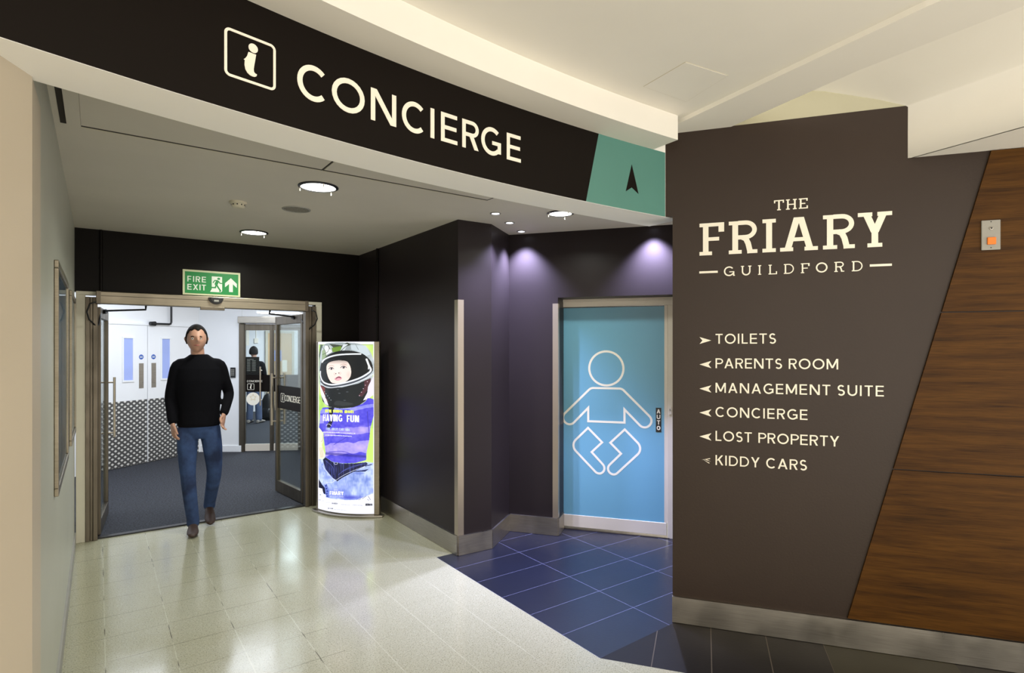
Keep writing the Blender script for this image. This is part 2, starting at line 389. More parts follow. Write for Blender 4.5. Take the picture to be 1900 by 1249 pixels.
    if ch in "'": return [R4(0, .7, t, 1)]
    return []
LW = dict(F=.74, R=.86, I=.36, A=1.15, Y=1.02, T=.9, H=.95, E=.80, G=.92, U=.98, L=.80, D=.92, O=1.0)
def slabf(ch, w, t):
    h = t / 2; b = t * .68; e = t * .62    # b: slab thickness, e: slab overhang
    def stem(x, top=1, bot=1):
        q = [R4(x, 0, x + t, 1)]
        if bot: q.append(R4(x - e, 0, x + t + e, b))
        if top: q.append(R4(x - e, 1 - b, x + t + e, 1))
        return q
    if ch == 'I': return stem(w / 2 - h)
    if ch == 'F': return [R4(e, 0, e + t, 1), R4(0, 0, t + 2 * e, b), R4(0, 1 - b, w, 1), R4(w - t * 1.0, .71, w, 1), R4(e + t, .5 - b / 2, w * .80, .5 + b / 2)]
    if ch == 'T': return [R4(w / 2 - h, 0, w / 2 + h, 1), R4(w / 2 - h - e, 0, w / 2 + h + e, b), R4(0, 1 - b, w, 1), R4(0, .72, t * .8, 1), R4(w - t * .8, .72, w, 1)]
    if ch == 'H': return stem(e) + stem(w - e - t) + [R4(e + t, .5 - b / 2, w - e - t, .5 + b / 2)]
    if ch == 'E': return [R4(e, 0, e + t, 1), R4(0, 0, w, b), R4(0, 1 - b, w * .97, 1), R4(w - t * .8, 0, w, .28), R4(w * .97 - t * .8, .74, w * .97, 1), R4(e + t, .5 - b / 2, w * .72, .5 + b / 2)]
    if ch == 'L': return stem(e) + [R4(0, 0, w, b), R4(w - t * .8, 0, w, .30)]
    if ch == 'D': return [R4(e, 0, e + t, 1), R4(0, 0, e, b), R4(0, 1 - b, e, 1)] + thicken([(e + t, b / 2), (w * .45, b / 2)] + arc(w * .45, .5, w * .55 - h, .5 - b / 2, -90, 90, 18)[1:] + [(e + t, 1 - b / 2)], b * 1.1)
    if ch == 'R':
        ry = (1 - b / 2 - .5) / 2
        q = [R4(e, 0, e + t, 1), R4(0, 0, t + 2 * e, b), R4(0, 1 - b, e, 1)] + thicken([(e + t, .5), (w * .86 - ry, .5)] + arc(w * .86 - ry, .5 + ry, ry + h * .4, ry, -90, 90, 14)[1:] + [(e + t, 1 - b / 2)], b * 1.15)
        return q + thicken([(w * .48, .5), (w * .60, .45), (w * .68, .30), (w * .74, .08), (w * .745, 0)], t * .95) + [R4(w * .74, 0, w, b)]
    if ch == 'A':
        k = t * 1.1
        return [para(e, 0, w / 2 - k * .75, 1, k), para(w - e - k, 0, w / 2 - k * .25, 1, k), R4(w / 2 - k * .75, 1 - b * .4, w / 2 + k * .75, 1), R4(0, 0, k + 1.7 * e, b), R4(w - k - 1.7 * e, 0, w, b), R4(w * .26, .29, w * .74, .29 + b)]
    if ch == 'Y':
        k = t * 1.15
        return [para(w / 2 - k / 2, .42, e, 1, k), para(w / 2 - k / 2, .42, w - e - k, 1, k), R4(w / 2 - h, 0, w / 2 + h, .47), R4(w / 2 - h - e, 0, w / 2 + h + e, b), R4(0, 1 - b, k + 1.7 * e, 1), R4(w - k - 1.7 * e, 1 - b, w, 1)]
    if ch == 'U': return thicken([(e + h, 1), (e + h, .5)] + arc(w / 2, .42, w / 2 - e - h, .42 - h + .01, 180, 360, 16) + [(w - e - h, 1)], t) + [R4(0, 1 - b, t + 2 * e, 1), R4(w - t - 2 * e, 1 - b, w, 1)]
    if ch == 'O': return thicken(arc(w / 2, .5, w / 2 - h, .5 - h + .012, 0, 345, 23), t, True)
    if ch == 'G': return thicken(arc(w * .5, .5, w * .5 - h, .5 - h + .012, 40, 330, 26), t) + [R4(w - t, 0, w, .48), R4(w * .52, .48 - b, w, .48), R4(w - t * .6, 0, w + t * .4, b)]
    return []
def word_polys(txt, x0, z0, cap, x1=None, t=.155, font=sans, WD=SW, gap=.17, space=.60, marks=None):
    """polygons of a line of text; tracking is set so that it ends at x1"""
    ws = [WD.get(c, .3) if c != ' ' else None for c in txt]
    tot = sum(v for v in ws if v is not None); ng = len(txt) - 1 - 2 * txt.count(' '); sp = txt.count(' ')
    if x1 is not None:
        need = (x1 - x0) / cap
        gap = (need - tot - sp * space) / max(ng, 1)
        if gap < .06:
            k = (need - sp * space) / (tot + ng * .10 if ng else tot); ws = [None if v is None else v * k for v in ws]; gap = .10 * k
    out = []; x = 0; marks.append(0) if marks is not None else None
    for i, c in enumerate(txt):
        if c == ' ':
            x += space - gap
            if marks is not None: marks.append(len(out))
            continue
        out += [[(x0 + (x + px) * cap, z0 + py * cap) for px, py in q] for q in font(c, ws[i], t)]
        x += ws[i] + gap
    return out
def letters(name, polys, fr, mat, parent, n0=.0002, n1=.0018):
    mb = MB()
    for k, q in enumerate(polys): mb.prism(q, fr, n0, n1 + (k % 40) * 6e-6)
    return mb.build(name, mat, parent)
def round_poly(pts, n=7):
    out = []; K = len(pts)
    for i, (x, y, r) in enumerate(pts):
        if r <= 0: out.append((x, y)); continue
        p = Vector((x, y)); a = (Vector(pts[i - 1][:2]) - p); c = (Vector(pts[(i + 1) % K][:2]) - p)
        ang = a.angle(c); d = min(r / math.tan(ang / 2), a.length * .499, c.length * .499); rr = d * math.tan(ang / 2)
        a.normalize(); c.normalize(); ctr = p + (a + c).normalized() * (rr / math.sin(ang / 2))
        s = p + a * d - ctr; e = p + c * d - ctr
        a0 = math.atan2(s.y, s.x); a1 = math.atan2(e.y, e.x); da = (a1 - a0 + math.pi) % (2 * math.pi) - math.pi
        for k in range(n + 1): out.append((ctr.x + rr * math.cos(a0 + da * k / n), ctr.y + rr * math.sin(a0 + da * k / n)))
    return out

# ================================================================ SETTING
CZ = 2.598
# ---- floors
slab('floor', [(-3, -1.3), (4.535, -1.3), (2.1, 2.124), (2.1, 3.885), (2.26, 3.885), (2.26, 5.93), (-.155, 5.93), (-.155, 2.12), (-3, 2.12)], -.05, 0, M['terrazzo'])
slab('floor', [(2.1, 2.124), (2.735, 2.1451), (3.4, 1.9), (6, 1.9), (6, 5.2), (2.26, 5.2), (2.26, 3.885), (2.1, 3.885)], -.05, 0, M['navy'])
mb = MB()
def fs(s, n): return (FP[0] + FD[0] * s + FN[0] * n, FP[1] + FD[1] * s + FN[1] * n)
c0 = (2.1, 2.124); dd = (c0[0] - FP[0]) * FD[0] + (c0[1] - FP[1]) * FD[1]; nn_ = (c0[0] - FP[0]) * FN[0] + (c0[1] - FP[1]) * FN[1]
cuts = [(dd, 0), (.787, 0), (1.38, 1), (3.9, 0)]
prev = None
for k in range(3):
    s0, s1 = cuts[k][0], cuts[k + 1][0]; mb.cm = cuts[k + 1][1]
    p_ = [fs(s0, nn_) if k else c0, fs(s1, nn_), fs(s1, -.02)] + ([fs(s0, -.02)] if k else [(2.765, 2.134), (2.735, 2.1451)])
    mb.prism(p_, lambda a, n, b_: (a, b_, n), -.05, 0)
o = mb.build('floor', [M['charcoal'], M['olive']]); o['kind'] = 'structure'
slab('floor', [(-1.2, 5.93), (6.5, 5.93), (6.5, 17.5), (-1.2, 17.5)], -.05, .001, M['carpet'])
# ---- lower ceiling
def VC(u):
    if u < -.25: return VC(-.25) + .33 * (u + .25)
    return 0.00390081 * u ** 3 - 0.07357203 * u * u + 0.25948404 * u + 1.95397462
def curve(u0, u1, off, n=40): return [(u0 + (u1 - u0) * i / n, VC(u0 + (u1 - u0) * i / n) + off) for i in range(n + 1)]
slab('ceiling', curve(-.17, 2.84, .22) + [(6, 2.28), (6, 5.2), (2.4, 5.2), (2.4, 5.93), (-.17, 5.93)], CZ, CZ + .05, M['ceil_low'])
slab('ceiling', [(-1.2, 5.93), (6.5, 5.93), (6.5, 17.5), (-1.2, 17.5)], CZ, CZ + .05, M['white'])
# ---- upper ceiling with its step
gl = [(2.75, 2.6), (2.66, 2.13), (2.636, 2.05), (2.508, 1.062), (2.475, .81), (2.44, -.5), (2.44, -3)]
el = [(2.99, 2.3), (2.908, 1.858), (2.794, 1.182), (2.759, .598), (2.74, -.5), (2.74, -3)]
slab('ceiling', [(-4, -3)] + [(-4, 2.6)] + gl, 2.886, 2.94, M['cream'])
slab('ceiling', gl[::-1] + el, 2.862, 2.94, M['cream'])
# cove and bulkhead on the right
path = [(3.56, 1.9), (3.49, 1.6), (3.422, 1.188), (3.348, .726), (3.302, .2), (3.28, -1), (3.28, -3)]
prof = [(0, 2.592), (0, 2.72), (0, 2.862), (-.012, 2.876), (-.10, 2.925), (-.28, 3.005), (-.6, 3.10), (-1.05, 3.18)]
mb = MB()
for i in range(len(path) - 1):
    for j in range(len(prof) - 1):
        (x0, y0), (x1, y1) = path[i], path[i + 1]; (a0, z0), (a1, z1) = prof[j], prof[j + 1]
        mb.face([(x0 + a0, y0, z0), (x1 + a0, y1, z0), (x1 + a1, y1, z1), (x0 + a1, y0, z1)])
o = mb.build('ceiling', M['cream'], smooth=True); o['kind'] = 'structure'
sol = o.modifiers.new('solid', 'SOLIDIFY'); sol.thickness = .02; sol.offset = 0
slab('ceiling', path + [(6, -3), (6, 1.9)], 2.592, 2.62, M['cream'])
# ---- beam over the opening
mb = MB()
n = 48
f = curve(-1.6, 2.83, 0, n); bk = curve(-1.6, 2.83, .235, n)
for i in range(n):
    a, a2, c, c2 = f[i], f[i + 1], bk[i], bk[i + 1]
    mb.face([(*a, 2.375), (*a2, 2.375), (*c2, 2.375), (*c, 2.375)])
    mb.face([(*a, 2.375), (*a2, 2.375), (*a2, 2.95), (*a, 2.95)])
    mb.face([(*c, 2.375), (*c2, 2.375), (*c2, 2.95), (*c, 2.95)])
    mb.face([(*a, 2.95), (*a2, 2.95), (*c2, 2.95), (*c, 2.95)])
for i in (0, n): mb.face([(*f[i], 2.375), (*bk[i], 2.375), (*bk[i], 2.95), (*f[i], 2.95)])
mb_ = mb.build('trim_1', M['beam_lit_tone'], smooth=False); mb_['kind'] = 'structure'
# cornice
slab('trim_2', curve(-1.6, 2.59, -.185, 40) + curve(-1.6, 2.60, .01, 40)[::-1], 2.752, 2.90, M['cream'])
# ---- left wall and pillar
wall('wall_left', (-.157, 2.12), (-.157, 5.93), 0, CZ, .2, M['wall_left'])
slab('pillar_wall', [(-1.7, -.66), (-.152, 2.12), (-.150, 2.385), (-.158, 2.385), (-.35, 2.385), (-1.9, -.5)], 0, 2.3752, M['pillar'])
wall('baseboard_left', (-.146, 2.40), (-.146, 5.86), 0, .10, .012, M['grey'])
# ---- glazed door wall (dark), in pieces around the opening
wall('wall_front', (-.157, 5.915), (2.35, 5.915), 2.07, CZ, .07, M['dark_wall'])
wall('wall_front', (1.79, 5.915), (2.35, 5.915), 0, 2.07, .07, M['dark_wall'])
# lobby side lining of that wall
wall('wall_front', (-.30, 5.985), (3.6, 5.985), 2.07, CZ, .02, M['white'])
# architrave
mb = MB(); FR = frame((0, 5.915), (1, 0), (0, -1))
mb.box(FR, -.148, -.085, -.06, .022, 0, 2.045); mb.box(FR, -.148, 1.86, -.06, .022, 2.045, 2.075); mb.box(FR, 1.80, 1.86, -.06, .022, 0, 2.045)
o = mb.build('trim_3', M['trimwhite'], bevel=.003); o['kind'] = 'structure'
# ---- dark wall on the right of the doors, kinked towards the baby-change door
P0, P1, P2, P3 = (2.262, 5.915), (2.252, 3.818), (2.553, 3.804), (2.9216, 4.0759)
BD = (0.5925, -0.8056); BN = (-.8056, -.5925)             # baby-change wall: along, and normal towards the camera
def bw(s, n=0): return (P3[0] + BD[0] * s + BN[0] * n, P3[1] + BD[1] * s + BN[1] * n)
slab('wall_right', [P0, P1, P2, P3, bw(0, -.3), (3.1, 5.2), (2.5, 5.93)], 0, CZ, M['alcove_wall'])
E1 = .438                                                  # jamb position along the baby-change wall
slab('wall_back', [P3, bw(E1), bw(E1, -.30), bw(0, -.30)], 0, CZ, M['alcove_wall'])
slab('wall_back', [bw(E1), bw(2.9), bw(2.9, -.30), bw(E1, -.30)], 2.036, CZ, M['alcove_wall'])
slab('wall_back', [bw(E1 + 1.02), bw(2.9), bw(2.9, -.30), bw(E1 + 1.02, -.30)], 0, 2.036, M['alcove_wall'])
# ---- friary wall
FR_F = frame(FP, FD, FN)
mb = MB()
mb.prism([(0, 0), (3.6, 0), (3.6, 2.592), (1.196, 2.592), (1.196, 2.866), (0, 2.866)], FR_F, -.22, 0); mb.prism([(-.05, 2.3765), (0, 2.3765), (0, 2.866), (-.05, 2.866)], FR_F, -.02, 0)
o = mb.build('wall_right', M['friary_wall']); o['kind'] = 'structure'
mb = MB(); mb.box(FR_F, -.05, 1.9, -.22, -.001, 2.866, 3.3); o = mb.build('wall_right', paint('upper_wall_painted_shade', (186, 182, 158), .75, .03, 1.2, .03)); o['kind'] = 'structure'  # cream wall above the brown; shade of the recess is put into this duller colour
# ---- steel skirtings
def skirt(name, pts, h, n, mat, closed=False, th=.012):
    mb = MB(); 
    for a, b_ in zip(pts[:-1], pts[1:]):
        d = Vector((b_[0] - a[0], b_[1] - a[1])); L = d.length; d.normalize(); nn = Vector((d.y, -d.x)) * n
        mb.box(frame(a, d, nn), -.0, L, -.004, th, .002, h); mb.box(frame(a, d, nn), 0, L, -.004, th + .003, h - .002, h + .002)
    o = mb.build(name, mat); o['kind'] = 'structure'
    return o
skirt('baseboard_right', [(2.262, 5.30), P1], .150, 1, M['steel'])
skirt('baseboard_right', [P1, P2], .150, 1, M['steel'])
skirt('baseboard_right', [P2, P3], .150, 1, M['steel'])
skirt('baseboard_back', [P3, bw(E1), bw(E1, -.19)], .150, 1, M['steel'])
skirt('baseboard_right', [fs(-.002, 0), fs(3.6, 0)], .150, 1, M['steel'], th=.014)

# ================================================================ CONCIERGE SIGN ON THE BEAM
sign = empty('concierge_sign', (0.9, VC(.9), 2.375), 'long curved dark brown overhead sign reading CONCIERGE, ending in a teal arrow block', 'sign')
def cur(off):
    def fr(a, n, z):
        e = .002; tx, ty = 1.0, (VC(a + e) - VC(a - e)) / (2 * e); l = math.hypot(tx, ty)
        return (a + ty / l * (n + off), VC(a) - 1 / l * (n + off), z)
    return fr
def band(name, us, z0, z1, off, mat, parent, cut0=None):
    mb = MB(); fr = cur(0)
    for a, b_ in zip(us[:-1], us[1:]):
        for n0, n1 in ((off, off),):
            pass
        A = [(a, 0), (b_, 0)]
        mb.face([fr(a[0], off, z0), fr(b_[0], off, z0), fr(b_[1], off, z1), fr(a[1], off, z1)])
        mb.face([fr(a[0], 0, z0), fr(b_[0], 0, z0), fr(b_[0], off, z0), fr(a[0], off, z0)])
        mb.face([fr(a[1], 0, z1), fr(b_[1], 0, z1), fr(b_[1], off, z1), fr(a[1], off, z1)])
    return mb.build(name, mat, parent)
us = [(-1.6 + (2.08 + 1.6) * i / 50, -1.6 + (2.1727 + 1.6) * i / 50) for i in range(51)]
band('dark_panel', us, 2.3765, 2.752, .004, M['sign_dark'], sign)
us = [(2.08 + (2.70 - 2.08) * i / 12, 2.1727 + (2.70 - 2.1727) * i / 12) for i in range(13)]
tag(band('teal_panel', us, 2.3765, 2.752, .004, M['teal'], sign), 'teal end block')
CF = cur(.004)
GL = [('C', .5669, .679), ('O', .6969, .831), ('N', .8576, .9707), ('C', .9972, 1.109), ('I', 1.1355, 1.1552), ('E', 1.1886, 1.2748), ('R', 1.3009, 1.3906), ('G', 1.406, 1.5206), ('E', 1.5552, 1.6412)]
polys = []
for ch, a0, a1 in GL:
    cap = .1255
    polys += [[(a0 + x * cap, 2.491 + y * cap) for x, y in q] for q in sans(ch, (a1 - a0) / cap, .152)]
letters('lettering', polys, CF, M['vinyl'], sign)
rp = round_poly([(.331, 2.4845, .014), (.4875, 2.4845, .014), (.4875, 2.6325, .014), (.331, 2.6325, .014)])
istem = [(.4016, 2.5817), (.4264, 2.5816), (.4205, 2.545), (.4185, 2.53), (.4195, 2.5215), (.424, 2.5175), (.4293, 2.5166), (.4275, 2.510), (.422, 2.506), (.4146, 2.5050), (.406, 2.5065), (.398, 2.512), (.392, 2.521), (.3892, 2.535), (.3900, 2.5505), (.3866, 2.552), (.392, 2.5575), (.3975, 2.567)]
def icon_polys(cx, cz, k):
    """i in a rounded box, centred"""
    f_ = lambda q: [(cx + (x - .40925) * k, cz + (y - 2.5585) * k) for x, y in q]
    return [f_(q) for q in thicken(rp, .0085, True)] + [f_(istem), f_(arc(.417, 2.5995, .0152, .0150, 0, 342, 19))]
letters('information_icon', icon_polys(.40925, 2.5585, 1), CF, M['vinyl'], sign)
letters('arrow', [[(2.4247, 2.6331), (2.3785, 2.4761), (2.4247, 2.5046)], [(2.4247, 2.6331), (2.4247, 2.5046), (2.4777, 2.4768)]], CF, M['sign_dark'], sign)

# ================================================================ FRIARY WALL LETTERING
logo = empty('wall_logo', (*fs(.63, .0), 2.0), 'large cream slab serif wall lettering THE FRIARY over a spaced GUILDFORD', 'lettering')
def fit_letters(specs, z0, cap, font, t):
    out = []
    for ch, a0, a1 in specs: out += [[(a0 + x * cap, z0 + y * cap) for x, y in q] for q in font(ch, (a1 - a0) / cap, t)]
    return out
letters('small_heading', word_polys('THE', .5433, 2.3675, .0565, .713, .15, slabf, LW), FR_F, M['vinyl'], logo)
for sp_ in [('F', 0.1499, 0.2835), ('R', 0.3083, 0.4584), ('I', 0.4876, 0.5497), ('A', 0.5744, 0.7617), ('R', 0.7864, 0.9378), ('Y', 0.9521, 1.1096)]: letters('large_letter', fit_letters([sp_], 2.1375, .1845, slabf, .165), FR_F, M['vinyl'], logo)
for sp_ in [('G', 0.2822, 0.3378), ('U', 0.3726, 0.4272), ('I', 0.4596, 0.48), ('L', 0.5156, 0.5589), ('D', 0.5933, 0.6444), ('F', 0.6782, 0.7212), ('O', 0.7517, 0.8084), ('R', 0.841, 0.888), ('D', 0.9239, 0.9749)]: letters('small_letter', fit_letters([sp_], 2.0135, .0540, slabf, .135), FR_F, M['vinyl'], logo)
for a0, a1 in [(0.1487, 0.2493), (1.0075, 1.1086)]:
    letters('rule', [R4(a0, 2.0345, a1, 2.0465)], FR_F, M['vinyl'], logo)
rows = [('TOILETS', 1.628, .5535, 'cream wall lettering TOILETS with its arrow pointing right'),
        ('PARENTS ROOM', 1.488, .8592, 'cream wall lettering PARENTS ROOM with a left-pointing arrow'),
        ('MANAGEMENT SUITE', 1.3478, 1.0720, 'cream wall lettering MANAGEMENT SUITE, the longest line of the directory'),
        ('CONCIERGE', 1.2095, .7109, 'small cream wall lettering CONCIERGE above the LOST PROPERTY line'),
        ('LOST PROPERTY', 1.0720, .8640, 'cream wall lettering LOST PROPERTY with a left-pointing arrow'),
        ('KIDDY CARS', .9333, .7078, 'cream wall lettering KIDDY CARS whose arrow is worn to two thin strokes')]
for i, (txt, z0, s1, lab) in enumerate(rows):
    e = empty('directory_line', (*fs(.24, 0), z0), lab, 'lettering', 'directory lines on the brown wall')
    mk = []; wp = word_polys(txt, .2372, z0, .0565, s1, .138, marks=mk); mk.append(len(wp))
    for a, b_ in zip(mk[:-1], mk[1:]): letters('lettering', wp[a:b_], FR_F, M['vinyl'], e)
    zc = z0 + .0185
    if i == 0: zc += .0005; ar = [[(.150, zc - .020), (.2135, zc), (.166, zc)], [(.150, zc + .020), (.166, zc), (.2135, zc)]]
    elif i < 5: zc += .002; ar = [[(.150, zc), (.2145, zc - .021), (.199, zc)], [(.150, zc), (.199, zc), (.2145, zc + .021)]]
    else: zc += .006; ar = [[(.163, zc), (.206, zc + .012), (.209, zc + .008)], [(.170, zc + .002), (.206, zc - .016), (.201, zc - .018)], [(.182, zc + .001), (.19, zc + .003), (.21, zc - .006)]]
    letters('arrow', ar, FR_F, M['vinyl'], e)
# walnut panels
def diag(z): return .9025 + (z - .161) * .26
for z0, z1, lab, grp in ((.158, .966, 'walnut wall panel, lowest of three, just above the steel skirting', 0), (.972, 1.783, 'walnut wall panel in the middle, between the two dark horizontal joints', 0), (1.789, 2.588, 'topmost walnut wall panel, carrying the small steel switch plate', 0)):
    mb = MB(); mb.prism([(diag(z0), z0), (3.55, z0), (3.55, z1), (diag(z1), z1)], FR_F, .0008, .012)
    o = mb.build('wood_panel', M['walnut'], bevel=.001); tag(o, lab, 'panel', 'walnut panels on the right wall')
sw = empty('key_switch_plate', (*fs(1.53, .012), 2.17), 'small steel switch plate with a keyhole and an orange neon button', 'switch')
FW = frame(fs(0, .0125), FD, FN)
mb = MB(); mb.box(FW, 1.490, 1.568, 0, .008, 2.092, 2.240); mb.build('plate', M['grey'], sw, bevel=.002)
mb = MB(); mb.lathe(FW(1.529, .008, 2.199), [(.0075, 0), (.0075, .004), (.0045, .005)], 16, (FN[0], FN[1], 0)); mb.build('key_socket', M['steel'], sw)
mb = MB(); mb.lathe(FW(1.529, .0125, 2.199), [(.0045, 0), (.0045, .0012)], 12, (FN[0], FN[1], 0)); mb.build('keyhole', M['black'], sw)
mb = MB(); mb.box(FW, 1.512, 1.548, .008, .016, 2.118, 2.154); mb.build('neon_button', emis('orange_neon', (214, 110, 20), .35), sw, bevel=.003)
for z in (2.232, 2.103): mb = MB(); mb.lathe(FW(1.529, .008, z), [(.003, 0), (.002, .0015)], 10, (FN[0], FN[1], 0)); mb.build('screw', M['black'], sw)

# ================================================================ CORNER GUARDS, PIPES
def guard(label, fr1, a0, a1, fr2, b0, b1, z0, z1):
    mb = MB(); mb.box(fr1, a0, a1, .0, .0035, z0, z1); mb.box(fr2, b0, b1, .0, .0035, z0, z1)
    o = mb.build('corner_guard', M['steel_v']); tag(o, label, 'corner guard')
guard('tall steel corner guard on the free edge of the dark wall', frame(P1, (0, 1), (-1, 0)), -.0030, .05, frame(P1, ((P2[0] - P1[0]) / .3013, (P2[1] - P1[1]) / .3013), (-.0465, -.9989)), 0, .048, .154, 1.979)
guard('tall steel corner guard beside the sky blue door', frame(P3, BD, BN), E1 - .045, E1 + .0030, frame(bw(E1), (-BN[0], -BN[1]), BD), 0, .045, .154, 1.985)
mb = MB(); mb.cyl((2.249, 5.39, .152), (2.249, 5.39, CZ - .002), .011); 
for z in (.5, 1.3, 2.0, 2.45): mb.cyl((2.249, 5.39, z), (2.249, 5.39, z + .02), .015)
tag(mb.build('conduit_pipe', M['dark_wall'], smooth=False), 'thin brown painted conduit running up the dark wall behind the lightbox', 'pipe')
mb = MB(); mb.cyl((.02, 5.902, 2.08), (.02, 5.902, CZ - .002), .011); mb.cyl((.02, 5.902, 2.35), (.02, 5.902, 2.37), .015)
tag(mb.build('conduit_pipe', M['dark_wall']), 'thin brown painted conduit above the left end of the glass doors', 'pipe')

# ================================================================ CEILING FITTINGS
def panel(label, u0, u1, v0, v1):
    e = empty('ceiling_access_panel', ((u0 + u1) / 2, (v0 + v1) / 2, CZ), label, 'panel', 'long access panels in the lower ceiling')
    B = lambda nm, q, z0, z1, mt: (lambda m_: (m_.box(lambda a, n, b_: (a, n, b_), q[0], q[1], q[2], q[3], z0, z1), m_.build(nm, mt, e)))(MB())
    B('cover', (u0, u1, v0, v1), CZ - .004, CZ - .0002, M['ceil_low'])
    B('shadow_gap', (u0, u1, v1 - .004, v1 + .011), CZ - .0045, CZ - .0002, M['frame_dark'])
    B('edge_strip', (u0, u1, v1 + .011, v1 + .020), CZ - .006, CZ - .0002, M['ivory'])
    B('side_gap', (u1 + .001, u1 + .009, v0, v1 + .011), CZ - .0045, CZ - .0002, M['frame_dark'])
panel('long grey ceiling panel nearest the left wall', -.061, 1.004, 2.48, 3.190)
panel('long grey ceiling panel ending near the spotlights', 1.018, 2.105, 2.48, 3.190)
mb = MB(); mb.box(XYZ, -.112, -.062, 2.3, 3.20, CZ - .012, CZ); mb.build('trim_5', M['ceil_low'])['kind'] = 'structure'
mb = MB(); mb.box(XYZ, -.135, -.113, 2.3, 3.205, CZ - .002, CZ); mb.build('trim_6', M['frame_dark'])['kind'] = 'structure'
hq = [(2.134, 1.618), (2.399, 1.582), (2.475, 1.874), (2.166, 1.887)]
mb = MB(); mb.prism(hq, lambda a, n, b_: (a, b_, n), 2.8835, 2.8858); hcx = sum(q[0] for q in hq) / 4; hcy = sum(q[1] for q in hq) / 4
hatch = empty('ceiling_hatch', (hcx, hcy, 2.886), 'faint square access hatch painted over in the upper cream ceiling', 'hatch')
mb.build('cover', M['cream'], hatch)
mb = MB(); mb.prism([(hcx + (x - hcx) * 1.02, hcy + (y - hcy) * 1.02) for x, y in hq], lambda a, n, b_: (a, b_, n), 2.8848, 2.8859); mb.build('joint', M['ivory'], hatch)
def disc(name, x, y, z, prof, mat, parent, seg=40): 
    mb = MB(); mb.lathe((x, y, z), prof, seg, (0, 0, -1)); return mb.build(name, mat, parent, smooth=False)
def downlight(x, y, r, label, e_w):
    e = empty('round_downlight', (x, y, CZ), label, 'ceiling light', 'large round downlights')
    disc('trim_ring', x, y, CZ, [(r + .014, 0), (r + .014, .005), (r + .002, .009), (r - .002, .009), (r - .002, 0)], M['black'], e)
    disc('diffuser', x, y, CZ, [(r - .002, 0), (r - .002, .003), (.001, .003)], M['lamp'], e)
    for k in range(3):
        t = k * 2.094 + .5; mb = MB(); px_, py_ = x + (r + .006) * math.cos(t), y + (r + .006) * math.sin(t)
        mb.cyl((px_, py_, CZ - .009), (px_, py_, CZ - .028), .004, .003, 8); mb.build('clip', M['vinyl'], e)
    light('downlight_lamp', 'AREA', (x, y, CZ - .012), e_w, NEUT, 2 * r * .9, spread=math.radians(150))
downlight(1.099, 3.55, .105, 'large round downlight in the middle of the lower ceiling', 17)
downlight(1.083, 5.265, .10, 'large round downlight close above the glass doors', 13)
downlight(2.76, 3.20, .085, 'round downlight half hidden at the edge of the beam', 9)
spots = [((2.372, 3.48), 'small spotlight farthest from the corner of the alcove, first of three in a row', 10), ((2.637, 3.671), 'small spotlight in the middle of the row of three', 10), ((2.914, 3.885), 'small spotlight of the row of three, tight in the alcove corner', 25), ((3.569, 3.02), 'lone small spotlight above the sky blue door', 26)]
for (x, y), lab, en in spots:
    e = empty('ceiling_spotlight', (x, y, CZ), lab, 'ceiling light', 'small spotlights in the alcove')
    disc('bezel', x, y, CZ, [(.042, 0), (.040, .005), (.030, .006), (.029, 0)], M['grey'], e, 24)
    disc('lamp', x, y, CZ, [(.028, 0), (.026, .002), (.001, .003)], M['spot'], e, 20)
    light('spot_lamp', 'SPOT', (x, y, CZ - .02), en * 14, COOL, .02, cone=math.radians(98), blend=.9)
e = empty('smoke_detector', (.773, 4.245, CZ), 'small ivory smoke detector on the lower ceiling', 'smoke detector')
disc('base', .773, 4.245, CZ, [(.055, 0), (.055, .012), (.048, .016), (.001, .016)], M['ivory'], e)
disc('sensor_head', .773, 4.245, CZ - .016, [(.044, 0), (.042, .014), (.03, .024), (.001, .026)], M['ivory'], e)
mb = MB()
for k in range(10):
    t = k * .628; mb.cyl((.773 + .040 * math.cos(t), 4.245 + .040 * math.sin(t), CZ - .022), (.773 + .0445 * math.cos(t), 4.245 + .0445 * math.sin(t), CZ - .022), .005, seg=6)
mb.build('vent_slots', M['black'], e)
e = empty('ceiling_speaker', (1.15, 4.217, CZ), 'flat round grey speaker grille on the lower ceiling', 'speaker')
disc('rim', 1.15, 4.217, CZ, [(.098, 0), (.096, .005), (.086, .006), (.085, .0012)], M['grey'], e)
m, nt, b = new_mat('perforated_grille'); vt = N(nt, 'ShaderNodeTexVoronoi'); vt.inputs['Scale'].default_value = 160
g = N(nt, 'ShaderNodeNewGeometry'); nt.links.new(g.outputs['Position'], vt.inputs['Vector'])
nt.links.new(ramp(nt, vt.outputs['Distance'], [(.25, lin((70, 66, 58))), (.4, lin((140, 136, 124)))]), b.inputs['Base Color'])
disc('grille', 1.15, 4.217, CZ, [(.085, 0), (.085, .003), (.001, .003)], m, e)

